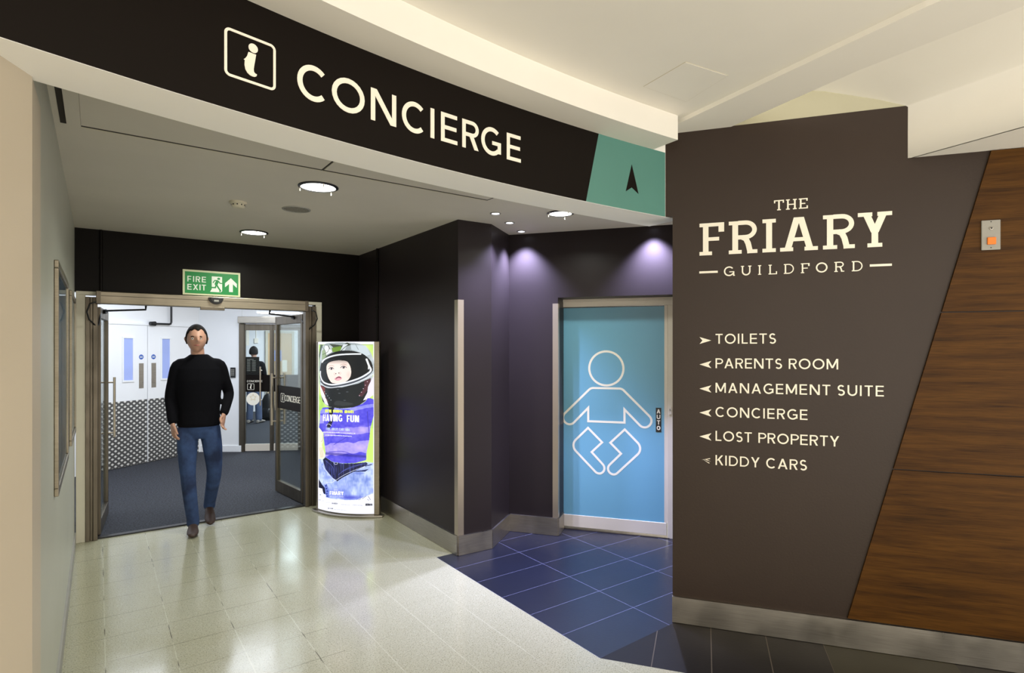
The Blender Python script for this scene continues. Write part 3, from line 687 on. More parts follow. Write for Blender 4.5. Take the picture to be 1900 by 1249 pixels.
# ================================================================ POSTER FRAMES ON THE LEFT WALL
m_img = paint('dull_blue_print', (120, 128, 150), .3, .3, 4, 0)
for v0, v1, lab in ((3.20, 4.28, 'tall silver poster frame on the left wall, nearer of the two'), (4.80, 5.66, 'tall silver poster frame on the left wall, farther one by the glass doors')):
    e = empty('poster_frame', (-.157, (v0 + v1) / 2, .95), lab, 'poster frame')
    fr = frame((-.157, 0), (0, 1), (1, 0)); mb = MB(); wf = .035
    for a0, a1, z0, z1 in ((v0, v1, .95, .95 + wf), (v0, v1, 1.99 - wf, 1.99), (v0, v0 + wf, .95 + wf, 1.99 - wf), (v1 - wf, v1, .95 + wf, 1.99 - wf)):
        mb.box(fr, a0, a1, .0005, .017, z0, z1)
    mb.build('frame', M['alu'], e, bevel=.003)
    mb = MB(); mb.box(fr, v0 + wf, v1 - wf, .0005, .006, .95 + wf, 1.99 - wf); mb.build('print', m_img, e)
    mb = MB(); mb.box(fr, v0 + wf, v1 - wf, .009, .010, .95 + wf, 1.99 - wf); mb.build('cover', M['glass'], e)

# ================================================================ ENTRANCE: jambs, operator, leaves
FRW = frame((0, 5.915), (1, 0), (0, -1))
mb = MB()
for a0, a1, n0, n1 in ((-.085, -.055, -.06, .03), (-.055, -.035, -.06, .015), (-.035, -.003, -.06, .03)): mb.box(FRW, a0, a1, n0, n1, 0, 2.03)
for a0, a1, n0, n1 in ((1.694, 1.73, -.06, .03), (1.73, 1.76, -.06, .015), (1.76, 1.80, -.06, .03)): mb.box(FRW, a0, a1, n0, n1, 0, 2.03)
mb.build('trim_7', M['alu_dark'], bevel=.003)['kind'] = 'structure'
mb = MB(); mb.box(FRW, -.01, 1.70, -.06, .0, .001, .012); mb.build('trim_8', M['black'])['kind'] = 'structure'
op = empty('door_operator', (.85, 5.79, 1.97), 'long aluminium automatic door operator box above the glass doors', 'door operator')
FO = frame((0, 5.80), (1, 0), (0, -1))
mb = MB(); mb.box(FO, -.012, 1.697, -.10, 0, 1.972, 2.074); mb.build('housing', M['alu'], op, bevel=.006)
mb = MB(); mb.box(FO, .02, 1.665, 0, .002, 2.036, 2.039); mb.build('groove', M['frame_dark'], op)
for a0, a1 in ((-.014, .018), (1.667, 1.699)): mb = MB(); mb.box(FO, a0, a1, -.10, .004, 1.970, 2.076); mb.build('end_cap', M['alu_dark'], op, bevel=.003)
mb = MB()
pr = [(.808, 2.062), (.825, 2.066), (.913, 2.066), (.930, 2.062)] + [(x, z) for x, z in arc(.869, 2.062, .061, .060, -8, -172, 14)]
mb.prism(pr, FO, .0, .022); mb.prism([(.869 + (x - .869) * .8, 2.046 + (z - 2.046) * .8) for x, z in pr], FO, .022, .036)
mb.build('sensor', M['black'], op, bevel=.002)
mb = MB(); mb.box(FO, .850, .888, .036, .0375, 2.026, 2.042); mb.build('sensor_window', M['grey'], op)
mb = MB(); mb.box(FO, .744, .942, -.03, .006, 1.950, 1.978); mb.build('bracket', M['alu_dark'], op, bevel=.002)

def leaf(name, lab, hinge, end, face_sign, band=False):
    d = Vector((end[0] - hinge[0], end[1] - hinge[1])); L = d.length; d.normalize(); nn = Vector((-d.y, d.x)) * face_sign
    root = empty(name, (hinge[0], hinge[1], 0), lab, 'door', kind='structure')
    fr = frame(hinge, d, nn, -.0)
    mb = MB(); T = .02
    for a0, a1, z0, z1 in ((0, .045, .012, 1.955), (L - .045, L, .012, 1.955), (.045, L - .045, .012, .135), (.045, L - .045, 1.865, 1.955)): mb.box(fr, a0, a1, -T, T, z0, z1)
    mb.build('frame', M['alu_dark'], root, bevel=.003)
    mb = MB(); mb.box(fr, .045, L - .045, -.004, .004, .135, 1.865); mb.build('glass', M['glass'], root)
    for s in (1, -1):
        mb = MB(); a = L - .030; o_ = .068 * s
        mb.cyl(fr(a, o_, .75), fr(a, o_, 1.325), .011)
        for z in (.79, 1.276): mb.cyl(fr(a, T * s, z), fr(a, o_, z), .008)
        mb.build('handle', M['steel_v'], root, smooth=False)
    return root, fr, L
r1, f1, L1 = leaf('door_1', 'open glass entrance door leaf on the left, folded against the lobby side', (-.002, 6.0), (.062, 6.74), -1)
r2, f2, L2 = leaf('door_2', 'open glass entrance door leaf carrying the dark CONCIERGE band', (1.712, 6.0), (1.625, 6.74), 1)
mb = MB(); mb.box(f2, .046, L2 - .046, .005, .0062, .94, 1.19); mb.box(f2, .046, L2 - .046, -.0062, -.005, .94, 1.19); mb.build('dark_band', M['sign_dark'], r2)
FL = lambda a, n, z: f2(L2 - a, n, z)
letters('lettering', word_polys('CONCIERGE', .25, 1.03, .066, .66, .13), FL, M['vinyl'], r2, .0062, .0072)
letters('information_icon', icon_polys(.185, 1.062, .62), FL, M['vinyl'], r2, .0062, .0072)
for (rt, sgn, x0) in ((r1, 1, 0.0), (r2, -1, 1.71)):
    mb = MB(); p = lambda x, y, z: (x0 + sgn * x, y, z)
    mb.tube([p(-.012, 5.79, 1.985), p(-.055, 5.785, 1.965), p(-.075, 5.80, 1.90), p(-.06, 5.84, 1.84), p(-.02, 5.89, 1.795), p(.005, 5.93, 1.80), p(.012, 5.96, 1.86), p(.02, 6.02, 1.90)], .006, 8)
    mb.build('cable', M['rubber'], rt, smooth=True)
    mb = MB(); mb.tube([p(.03, 6.22, 1.925), p(.06, 6.2, 1.93)], .02, 12); mb.tube([p(.05, 6.2, 1.935), p(.20, 6.08, 1.94), p(.34, 5.98, 1.945), p(.34, 5.95, 1.975)], .009, 8)
    mb.build('closer_arm', M['black'], rt, smooth=False)

# fire exit sign
fx = empty('fire_exit_sign', (.855, 5.91, 2.09), 'green FIRE EXIT sign with a running figure and an upward arrow', 'sign')
mb = MB(); mb.box(FRW, .616, 1.093, .0005, .012, 2.088, 2.317); mb.build('rim', M['sign_rim'], fx, bevel=.002)
mb = MB(); mb.box(FRW, .634, 1.075, .012, .014, 2.104, 2.299); mb.build('green_face', M['sign_green'], fx)
m_sw = paint('sign_white', (226, 232, 220), .4, .01, 3, 0)
for wd_, z_w in (('FIRE', 2.207), ('EXIT', 2.134)): letters('lettering', word_polys(wd_, .653, z_w, .052, .803, .17), FRW, m_sw, fx, .014, .0148)
letters('exit_pictogram', [R4(.850, 2.150, .937, 2.268), [(.850, 2.150), (.937, 2.150), (.937, 2.135), (.925, 2.124), (.836, 2.124)]], FRW, m_sw, fx, .014, .0148)
man = [arc(.908, 2.249, .0125, .0105, 0, 340, 17)] + thicken([(.900, 2.232), (.884, 2.190)], .026) + thicken([(.903, 2.232), (.876, 2.232), (.860, 2.208)], .009) + thicken([(.905, 2.228), (.918, 2.208), (.940, 2.206)], .009) \
    + thicken([(.888, 2.196), (.905, 2.165), (.922, 2.140), (.916, 2.128)], .013) + thicken([(.886, 2.190), (.880, 2.165), (.842, 2.165)], .012)
letters('running_figure', man, FRW, M['sign_green'], fx, .0148, .0153)
letters('arrow', [[(1.011, 2.262), (.961, 2.212), (.961, 2.174), (.995, 2.206), (.995, 2.132), (1.028, 2.132), (1.028, 2.206), (1.062, 2.174), (1.062, 2.212)]], FRW, m_sw, fx, .014, .0148)

# ================================================================ LOBBY BEHIND THE GLASS DOORS
LP0 = (.054, 9.165); LN = (LD[1], -LD[0])
FLb = frame(LP0, LD, LN)
mb = MB(); mb.box(FLb, -1.6, 1.482, -.1, 0, 0, CZ); mb.build('wall_back', M['white'])['kind'] = 'structure'
wall('wall_left', (-.42, 5.95), (-1.25, 8.25), 0, CZ, .1, M['white'])
wall('wall_back', (1.264, 10.017), (1.80, 9.63), 0, CZ, .1, M['white'])
WD = (.8108, -.5854); WN = (-.5854, -.8108)
FWh = frame((1.264, 10.017), WD, WN)
mb = MB(); mb.box(FWh, .0, .662, 0, .018, .001, .10); mb.build('baseboard_back', M['white'], bevel=.004)['kind'] = 'structure'
for s0, s1, lab, vs, pp, sg in ((-.247, .597, 'white double door leaf with chequer plate, nearer the entrance doors', (.25, .379), (.471, .54), .505), (.605, 1.449, 'white double door leaf with chequer plate, half hidden behind the walking person', (.82, .945), (.658, .729), .691)):
    e = empty('door_3' if s0 < 0 else 'door_4', FLb((s0 + s1) / 2, 0, 0), lab, 'door', kind='structure')
    mb = MB(); mb.box(FLb, s0, s1, .001, .030, .008, 1.922); mb.build('leaf', M['white'], e, bevel=.003)
    mb = MB(); mb.box(FLb, s0 + .006, s1 - .006, .030, .034, .010, .892); mb.build('kick_plate', M['chequer'], e)
    mb = MB(); a0, a1 = vs
    for q in ((a0 - .02, a1 + .02, 1.74, 1.765), (a0 - .02, a1 + .02, 1.145, 1.17), (a0 - .02, a0, 1.17, 1.74), (a1, a1 + .02, 1.17, 1.74)): mb.box(FLb, q[0], q[1], .030, .042, q[2], q[3])
    vp = mb.build('vision_panel', M['white'], e, bevel=.002)
    mb = MB(); mb.box(FLb, a0, a1, .030, .032, 1.17, 1.74); mb.build('pane', M['frost'], vp)
    mb = MB(); mb.box(FLb, pp[0], pp[1], .030, .032, 1.05, 1.397); mb.build('push_plate', M['steel'], e)
    mb = MB(); mb.prism(arc(sg, 1.484, .034, .034, 0, 345, 23), FLb, .030, .0312)
    sgn = mb.build('round_notice', M['blue'], e)
    mb = MB(); mb.box(FLb, sg - .022, sg + .022, .0312, .0316, 1.488, 1.496); mb.box(FLb, sg - .022, sg + .022, .0312, .0316, 1.472, 1.480); mb.build('print', m_sw, sgn)
mb = MB()
for q in ((-.30, 1.482, 1.925, 1.952), (-.30, -.25, 0, 1.925), (1.452, 1.482, 0, 1.925)): mb.box(FLb, q[0], q[1], 0, .036, q[2], q[3])
mb.build('trim_9', M['white'], bevel=.003)['kind'] = 'structure'
mb = MB(); c_ = lambda s, z: FLb(s, .06, z)
mb.tube([c_(.95, 2.45), c_(.95, 1.985), c_(.94, 1.962), c_(.92, 1.955), c_(.70, 1.953)], .014, 10); mb.cyl(c_(.69, 1.953), c_(.615, 1.953), .034, .026)
tag(mb.build('cable_conduit', M['black'], smooth=False), 'black bent conduit ending in a round sensor above the white double doors', 'conduit')
kp = empty('door_keypad', FWh(.53, 0, 1.15), 'small dark keypad with buttons on the white lobby wall', 'keypad')
mb = MB(); mb.box(FWh, .495, .572, 0.0005, .022, 1.150, 1.308); mb.build('housing', M['black'], kp, bevel=.006)
mb = MB()
for i in range(3):
    for j in range(4): mb.box(FWh, .510 + i * .018, .522 + i * .018, .022, .025, 1.185 + j * .026, 1.202 + j * .026)
mb.build('keys', M['grey'], kp)
# concierge glass partition
PP = (1.80, 9.655); PD = (.8653, -.5013); PN = (-.5013, -.8653)
FPn = frame(PP, PD, PN)
mb = MB()
for q in ((-.025, .052, 0, 1.99), (.905, .965, 0, 1.99)): mb.box(FPn, q[0], q[1], -.05, .03, q[2], q[3])
mb.build('trim_10', M['alu_dark'], bevel=.003)['kind'] = 'structure'
e = empty('door_operator', FPn(.45, .05, 1.99), 'grey operator box over the concierge office glass doors', 'door operator')
mb = MB(); mb.box(FPn, -.02, .964, .001, .10, 1.992, 2.094); mb.build('housing', M['steel'], e, bevel=.006)
mb = MB(); mb.box(FPn, .965, 3.2, -.1, 0, 0, CZ); mb.box(FPn, -.03, .965, -.1, 0, 1.992, CZ); mb.build('wall_back', M['white'])['kind'] = 'structure'
for a0, a1, nm, lab in ((.055, .478, 'door_5', 'concierge office glass door leaf with the round white sticker'), (.482, .902, 'door_6', 'concierge office glass door leaf seen through the open entrance leaf')):
    e = empty(nm, FPn((a0 + a1) / 2, 0, 0), lab, 'door', kind='structure')
    mb = MB()
    for q in ((a0, a0 + .012, .01, 1.98), (a1 - .045, a1, .01, 1.98), (a0 + .012, a1 - .045, 1.885, 1.98)): mb.box(FPn, q[0], q[1], -.02, .02, q[2], q[3])
    mb.build('frame', M['alu_dark'], e, bevel=.002)
    mb = MB(); mb.box(FPn, a0 + .012, a1 - .045, -.02, .02, .01, .116); mb.build('kick_rail', M['alu_warm'], e)
    mb = MB(); mb.box(FPn, a0 + .012, a1 - .045, -.004, .004, .116, 1.885); mb.build('glass', M['glass'], e)
    mb = MB(); mb.box(FPn, a0 + .012, a1 - .045, .005, .006, .929, 1.191); mb.build('dark_band', M['sign_dark'], e)
    if nm == 'door_5':
        letters('lettering', word_polys('CONCIERGE', .088, 1.078, .030, .32, .13), FPn, M['vinyl'], e, .006, .0068)
        letters('information_icon', icon_polys(.145, 1.008, .62), FPn, M['vinyl'], e, .006, .0068)
        mb = MB(); mb.prism(arc(.179, .818, .10, .10, 0, 350, 35), FPn, .005, .006); st = mb.build('round_sticker', M['vinyl'], e)
        star = [(.179 + (.05 if k % 2 == 0 else .026) * math.sin(k * math.pi / 5), .838 + (.05 if k % 2 == 0 else .026) * math.cos(k * math.pi / 5)) for k in range(10)]
        letters('star', thicken(star, .005, True), FPn, paint('gold_print', (214, 190, 130), .5, .02, 3, 0), st, .006, .0066)
        mb = MB(); mb.box(FPn, .067, .268, -.006, -.0045, 1.193, 1.471); ob = mb.build('hours_board', M['sign_dark'], e)
        mb = MB()
        for k in range(9): mb.box(FPn, .085, .085 + (.05 if k else .1), -.0045, -.0039, 1.43 - k * .022, 1.437 - k * .022); mb.box(FPn, .16, .215, -.0045, -.0039, 1.43 - k * .022, 1.437 - k * .022) if k else None
        mb.build('print', M['grey'], ob)
        hs = .307
    else: hs = .56
    mb = MB(); mb.cyl(FPn(hs, .07, .72), FPn(hs, .07, 1.32), .011)
    for z in (.80, 1.26): mb.cyl(FPn(hs, .0, z), FPn(hs, .07, z), .009)
    mb.build('handle', M['steel_v'], e)
lt = empty('wall_light', FPn(.6, .2, 2.1), 'bright white light fitting above the concierge office doors', 'light')
mb = MB(); mb.box(FPn, .32, .95, .10, .30, 2.150, 2.172); mb.build('housing', M['white'], lt)
mb = MB(); mb.box(FPn, .33, .94, .11, .29, 2.140, 2.150); mb.build('diffuser', emis('fitting_glow', (245, 250, 255), 5), lt)
mb = MB(); mb.box(FPn, .60, .66, .0, .11, 2.150, 2.172); mb.build('bracket', M['white'], lt)
# office beyond
wall('wall_back', (-1.2, 15.6), (6.5, 15.6), 0, CZ, .1, M['white'])
wall('wall_right', (6.4, 15.6), (6.4, 6.0), 0, CZ, .1, M['white'])
wall('wall_left', (-1.2, 8.0), (-1.2, 15.6), 0, CZ, .1, M['white'])
FB = frame((0, 15.6), (1, 0), (0, -1))
e = empty('door_7', (3.8, 15.6, 0), 'pale wooden door at the back of the concierge office', 'door', kind='structure')
mb = MB(); mb.box(FB, 3.53, 4.12, .0, .05, .01, 2.0); mb.build('leaf', M['wood_pale'], e)
mb = MB(); mb.box(FB, 3.47, 3.53, 0, .06, 0, 2.06); mb.box(FB, 4.12, 4.18, 0, .06, 0, 2.06); mb.box(FB, 3.53, 4.12, 0, .06, 2.0, 2.06); mb.build('frame', M['trimwhite'], e)
for a0, a1, z0, z1, mt, lab in ((3.68, 3.86, 1.28, 1.56, 'frost', 'pale blue notice on the pale wooden door'), (3.88, 4.0, 1.0, 1.3, 'vinyl', 'white notice low on the pale wooden door'), (2.90, 3.09, 1.68, 2.06, 'vinyl', 'white printed chart on the office back wall')):
    mb = MB(); n0 = .051 if a0 > 3.5 else .001; mb.box(FB, a0, a1, n0, n0 + .004, z0, z1); tag(mb.build('paper_notice', M[mt]), lab, 'notice')
mb = MB(); mb.box(FB, 3.21, 3.30, .001, .03, 1.74, 1.86); mb.box(FB, 3.247, 3.262, .001, .012, 1.86, 2.4); tag(mb.build('switch_box', M['vinyl']), 'small white switch box with trunking on the office back wall', 'switch')

# ================================================================ BABY-CHANGE SLIDING DOOR
BP = (3.3620, 3.8782); FBd = frame(BP, BD, BN)
d3 = empty('door_8', FBd(.45, 0, 0), 'sky blue sliding door with a white outline of a baby', 'door', kind='structure')
mb = MB(); mb.box(FBd, .0, .886, -.012, .012, .127, 1.966); mb.build('panel', M['door_teal'], d3)
mb = MB(); mb.box(FBd, -.04, .905, -.02, .018, .022, .1265); mb.build('bottom_rail', M['alu_warm'], d3, bevel=.002)
mb = MB(); mb.box(FBd, .887, .914, -.02, .016, .1265, 1.968); mb.build('stile', M['alu_warm'], d3, bevel=.002)
mb = MB(); mb.box(FBd, -.04, .886, -.012, .013, 1.960, 1.966); mb.build('top_seal', M['black'], d3)
mb = MB(); mb.box(FBd, -.04, 1.038, -.06, .030, 1.968, 2.012); mb.box(FBd, -.04, 1.038, -.06, .040, 2.012, 2.0355); mb.box(FBd, .915, 1.038, -.06, .026, 0.0, 1.968)
mb.build('frame', M['alu_warm'], d3, bevel=.002)
mb = MB(); mb.box(FBd, .0, .93, -.03, .03, .0005, .006); mb.build('threshold', M['alu_dark'], d3)
mb = MB(); mb.prism(round_poly([(.922, 1.045, .008), (.946, 1.045, .008), (.946, 1.118, .008), (.922, 1.118, .008)], 4), FBd, .026, .031); kh = mb.build('lock_plate', M['alu_warm'], d3)
mb = MB(); mb.prism(arc(.934, 1.085, .005, .011, 0, 340, 11), FBd, .031, .033); mb.build('key_slot', M['grey'], kh)
mb = MB(); mb.box(FBd, .817, .862, .012, .0135, .892, 1.098); au = mb.build('auto_label', M['black'], d3)
ap = []
for k, ch in enumerate('AUTO'):
    wv = .030 / .038 if ch != 'T' else .7; ap += [[(.8245 + x * .038 + (0 if ch != 'T' else .0018), 1.050 - k * .047 + y * .036) for x, y in q] for q in sans(ch, wv, .20)]
letters('lettering', ap, FBd, M['vinyl'], au, .0135, .0142)
LW_ = .0185
bd = thicken(round_poly([(.262, 1.2545, .055), (.532, 1.2545, .055), (.804, .985, .055), (.7225, .9035, .055), (.554, 1.075, 0), (.554, .961, 0), (.239, .961, 0), (.239, 1.079, 0), (.0715, .9035, .055), (-.010, .985, .055)]), LW_, True)
Lp = [(.237, .902, 0), (.361, .781, 0), (.269, .691, 0), (.400, .555, .05), (.335, .487, .05), (.0775, .7425, .07)]
lg = thicken(round_poly(Lp), LW_, True) + thicken(round_poly([(.7935 - x, y, r) for x, y, r in Lp][::-1]), LW_, True)
hd = thicken(arc(.3965, 1.4275, .1485, .1485, 0, 352, 44), LW_, True)
letters('baby_outline', bd + lg + hd, FBd, M['vinyl'], d3, .012, .0128)

# ================================================================ ILLUMINATED POSTER STAND
LBL, LBR = (1.745, 5.69), (2.165, 5.145)
dv = Vector((LBR[0] - LBL[0], LBR[1] - LBL[1])); LBW = dv.length; dv.normalize(); LBD = (dv.x, dv.y); LBN = (dv.y, -dv.x)
if LBN[1] > 0: LBN = (-dv.y, dv.x)
FLB = frame(LBL, LBD, LBN)
def bul(a, k=.085): return k * (1 - (2 * a / LBW - 1) ** 2)
lb = empty('illuminated_poster_stand', FLB(LBW / 2, -.02, 0), 'tall curved backlit poster stand showing a child in a crash helmet, by the glass doors', 'poster stand')
HT = 1.668
mb = MB(); mb.prism([(-.045 + (LBW + .09) * i / 24, .115 * (1 - (i / 12 - 1) ** 2) + .018) for i in range(25)] + [(LBW + .045 - (LBW + .09) * i / 24, -.09 * (1 - (i / 12 - 1) ** 2) - .018) for i in range(25)], lambda a, n, b_: FLB(a, b_, n), .001, .020)
mb.build('base', M['steel'], lb, bevel=.003)
for a0, a1 in ((-.004, .024), (LBW - .040, LBW + .004)):
    mb = MB(); mb.prism([(a0, -.03), (a1, -.03), (a1, bul(a1) + .006), (a0, bul(a0) + .006)], lambda a, n, b_: FLB(a, b_, n), .0205, HT)
    mb.build('side_profile', M['alu'], lb, bevel=.004)
A0, A1 = .0245, LBW - .0405
mb = MB(); k = 24
mb.prism([(A0 + (A1 - A0) * i / k, bul(A0 + (A1 - A0) * i / k) - .004) for i in range(k + 1)] + [(A1 - (A1 - A0) * i / k, -.02 - bul(A1 - (A1 - A0) * i / k) * .5) for i in range(k + 1)], lambda a, n, b_: FLB(a, b_, n), .0205, HT - .002)
mb.build('body', M['alu_dark'], lb)
mb = MB(); mb.prism([(A0 + (A1 - A0) * i / k, bul(A0 + (A1 - A0) * i / k) + .003) for i in range(k + 1)] + [(A1 - (A1 - A0) * i / k, bul(A1 - (A1 - A0) * i / k) - .003) for i in range(k + 1)], lambda a, n, b_: FLB(a, b_, n), .0205, .030)
mb.build('bottom_rail', M['steel'], lb)

# --- the printed picture, painted procedurally on a fine grid of coloured faces
GW, GH = 236, 700
yy, xx = np.mgrid[0:GH, 0:GW]; PXX = (xx + .5) / GW * 102.3 + 590.7; PYV = (yy + .5) / GH      # v runs 0 (top) to 1 (bottom)
bx = [590.7, 612, 637, 666, 693]; by = [942.7, 948.8, 952.8, 954.2, 953.8]
PYY = 635 + PYV * (np.interp(PXX, bx, by) - 635)
IMG = np.ones((GH, GW, 3)) * np.array([248, 248, 255.])
rng = np.random.RandomState(4)
def smooth_noise(nx, ny, seed):
    r = np.random.RandomState(seed).rand(ny + 2, nx + 2); gx = np.linspace(0, nx, GW); gy = np.linspace(0, ny, GH)
    ix = gx.astype(int); iy = gy.astype(int); fx_ = gx - ix; fy_ = gy - iy; fx_ = fx_ * fx_ * (3 - 2 * fx_); fy_ = fy_ * fy_ * (3 - 2 * fy_)
    a = r[np.ix_(iy, ix)]; b_ = r[np.ix_(iy, ix + 1)]; c = r[np.ix_(iy + 1, ix)]; d = r[np.ix_(iy + 1, ix + 1)]
    return (a * (1 - fx_) + b_ * fx_) * (1 - fy_)[:, None] + (c * (1 - fx_) + d * fx_) * fy_[:, None]
def zA(p): return [(580 + a / 8.92, 625 + b_ / 8.92) for a, b_ in p]
def zB(p): return [(580 + a / 8.92, 750 + b_ / 8.92) for a, b_ in p]
def zC(p): return [(570 + a / 10.41, 850 + b_ / 10.41) for a, b_ in p]
def spl(p, closed=True, n=6):
    P = [np.array(q, float) for q in p]; K = len(P); out = []
    for i in range(K if closed else K - 1):
        g = lambda j: P[j % K] if closed else P[min(max(j, 0), K - 1)]
        a, b_, c, d = g(i - 1), g(i), g(i + 1), g(i + 2)
        for t in np.linspace(0, 1, n, endpoint=False):
            out.append(.5 * ((2 * b_) + (-a + c) * t + (2 * a - 5 * b_ + 4 * c - d) * t * t + (-a + 3 * b_ - 3 * c + d) * t ** 3))
    if not closed: out.append(P[-1])
    return [tuple(q) for q in out]
def inside(p):
    m_ = np.zeros(PXX.shape, bool); K = len(p)
    for i in range(K):
        x0, y0 = p[i]; x1, y1 = p[(i + 1) % K]
        if y0 == y1: continue
        c = ((y0 > PYY) != (y1 > PYY)) & (PXX < (x1 - x0) * (PYY - y0) / (y1 - y0) + x0); m_ ^= c
    return m_
def put(mask, col, al=1.0):
    col = np.array(col, float); a = (mask * al)[..., None] if not np.isscalar(al) or mask.dtype == bool else mask[..., None]
    IMG[:] = IMG * (1 - a) + col * a
def poly(p, col, al=1.0, s=False): put(inside(spl(p) if s else p), col, al)
def seg_d(p, closed=False):
    d = np.full(PXX.shape, 1e9); K = len(p)
    for i in range(K if closed else K - 1):
        (x0, y0), (x1, y1) = p[i], p[(i + 1) % K]; dx, dy = x1 - x0, y1 - y0; L2 = dx * dx + dy * dy + 1e-9
        t = np.clip(((PXX - x0) * dx + (PYY - y0) * dy) / L2, 0, 1); d = np.minimum(d, np.hypot(PXX - x0 - t * dx, PYY - y0 - t * dy))
    return d
def stroke(p, wd, col, al=1.0, closed=False, s=True):
    d = seg_d(spl(p, closed) if s else p, closed); a = np.clip((wd / 2 - d) / .45 + .5, 0, 1) * al
    IMG[:] = IMG * (1 - a[..., None]) + np.array(col, float) * a[..., None]
def blob(cx, cy, rx, ry, col, al=1.0, soft=.3):
    d = np.hypot((PXX - cx) / rx, (PYY - cy) / ry); a = np.clip((1 - d) / soft, 0, 1) * al
    IMG[:] = IMG * (1 - a[..., None]) + np.array(col, float) * a[..., None]
n1 = smooth_noise(10, 30, 1); n2 = smooth_noise(30, 90, 2); n3 = smooth_noise(60, 24, 3)
pic = (PXX > 592.6) & (PXX < 691.8) & (PYY > 639.6) & (PYY < 936)
put(pic, (196, 232, 120)); IMG[pic] += ((n1[pic] - .5) * 50)[:, None] * np.array([1.0, .6, 1.0])
# helmet shell
shell = zA([(128, 640), (118, 520), (140, 350), (170, 220), (240, 130), (400, 105), (640, 105), (800, 120), (900, 170), (960, 260), (1000, 400), (1010, 560), (990, 650), (975, 800), (930, 1010), (860, 1110), (700, 1180), (500, 1195), (340, 1170), (210, 1080), (150, 900), (128, 760)])
poly(shell, (176, 186, 190), s=True)
hm = inside(spl(shell)); IMG[hm] += ((n1[hm] - .5) * 60)[:, None]
put(pic & (PYY < 641.5), (150, 160, 150), .4)
poly(zA([(128, 600), (128, 400), (165, 240), (210, 140), (150, 130), (115, 300)]), (62, 80, 74), .9)
poly(zA([(330, 120), (420, 130), (560, 150), (640, 100), (700, 140), (560, 190), (430, 200), (380, 160)]), (52, 60, 48), .9)
poly(zA([(380, 190), (540, 160), (560, 200), (520, 250), (400, 262)]), (112, 148, 52), .95)
poly(zA([(190, 240), (240, 200), (300, 330), (180, 390)]), (150, 172, 128), .9)
poly(zA([(250, 150), (340, 160), (390, 250), (370, 270), (270, 310), (240, 200)]), (236, 238, 236), .95)
poly(zA([(580, 130), (650, 130), (600, 230), (530, 240)]), (216, 224, 228)); stroke(zA([(640, 150), (540, 240)]), 1.0, (50, 60, 50))
poly(zA([(690, 140), (900, 150), (960, 300), (900, 330), (830, 260), (700, 220)]), (206, 218, 224), .9)
stroke(zA([(200, 180), (260, 250), (270, 330)]), .8, (90, 100, 90)); stroke(zA([(760, 130), (800, 220)]), .7, (120, 130, 130))
stroke(zA([(200, 300), (300, 260), (330, 200)]), .7, (70, 80, 70)); stroke(zA([(320, 160), (350, 210)]), 1.4, (22, 26, 24))
# chin piece
poly(zA([(150, 800), (330, 850), (560, 845), (800, 780), (960, 690), (970, 820), (900, 1060), (780, 1170), (520, 1195), (330, 1165), (200, 1070)]), (30, 34, 38), s=False)
poly(zA([(150, 800), (250, 850), (250, 980), (330, 1110), (200, 900)]), (140, 52, 48), .85)
poly(zA([(880, 740), (965, 690), (960, 830), (850, 1000), (800, 980), (880, 860)]), (92, 48, 58), .85)
poly(zA([(130, 780), (180, 860), (250, 980), (325, 1150), (250, 1110), (165, 960)]), (240, 236, 244)); poly(zA([(930, 830), (1005, 640), (1005, 960), (940, 1030), (865, 1060), (920, 930)]), (236, 230, 242))
stroke(zA([(250, 1000), (310, 1080)]), .8, (170, 110, 100))
for i in range(5): blob(*zA([(240 + i * 32, 915 + i * 35)])[0], .8, .8, (190, 200, 210)); blob(*zA([(920 - i * 26, 750 + i * 58)])[0], .9, .8, (225, 200, 215))
for a, b_ in ((515, 943), (640, 920), (490, 880), (600, 1060)): blob(*zA([(a, b_)])[0], 2.6, 1.0, (96, 102, 112), .7)
poly(zA([(470, 1070), (640, 1090), (730, 1120), (600, 1150), (430, 1130)]), (64, 68, 70), .6, True)
# opening
rim = zA([(132, 640), (150, 500), (200, 400), (330, 300), (520, 240), (700, 240), (860, 290), (960, 400), (992, 520), (980, 590), (900, 680), (740, 770), (560, 830), (380, 845), (230, 800), (160, 730)])
poly(rim, (14, 16, 22), s=True)
poly(zA([(300, 320), (560, 250), (820, 270), (880, 330), (700, 300), (420, 320), (210, 410)]), (22, 26, 30), s=False)
face = zA([(283, 560), (288, 480), (340, 430), (450, 402), (560, 400), (640, 420), (685, 500), (698, 600), (680, 680), (630, 740), (540, 775), (400, 772), (340, 720), (300, 640)])
poly(face, (252, 232, 222), s=True)
fm = inside(spl(face)); sh = np.clip((PYY - zA([(0, 400)])[0][1]) / 7, 0, 1); IMG[fm] = IMG[fm] * (.72 + .28 * sh[fm])[:, None]
blob(*zA([(470, 560)])[0], 17, 13, (255, 243, 236), .5, .8); blob(*zA([(600, 470)])[0], 7, 6, (214, 184, 174), .35, .9); blob(*zA([(660, 640)])[0], 5, 9, (226, 196, 186), .5, .9)
for ex, ey in ((372, 535), (580, 515)):
    cx, cy = zA([(ex, ey)])[0]; blob(cx, cy, 5.6, 3.2, (190, 160, 160), .6, .8); blob(cx, cy, 4.8, 2.0, (244, 238, 240), 1, .3); blob(cx + .4, cy - .1, 2.3, 2.3, (28, 22, 26), 1, .3); blob(cx - .4, cy - .8, .7, .6, (240, 240, 250)); stroke([(cx - 5, cy + .6), (cx - 2, cy - 1.9), (cx + 2, cy - 2.0), (cx + 5.4, cy + .2)], 1.0, (70, 48, 52))
    stroke([(cx - 5.5, cy - 4.2), (cx, cy - 6.0), (cx + 5.5, cy - 4.6)], 1.2, (196, 166, 156), .7)
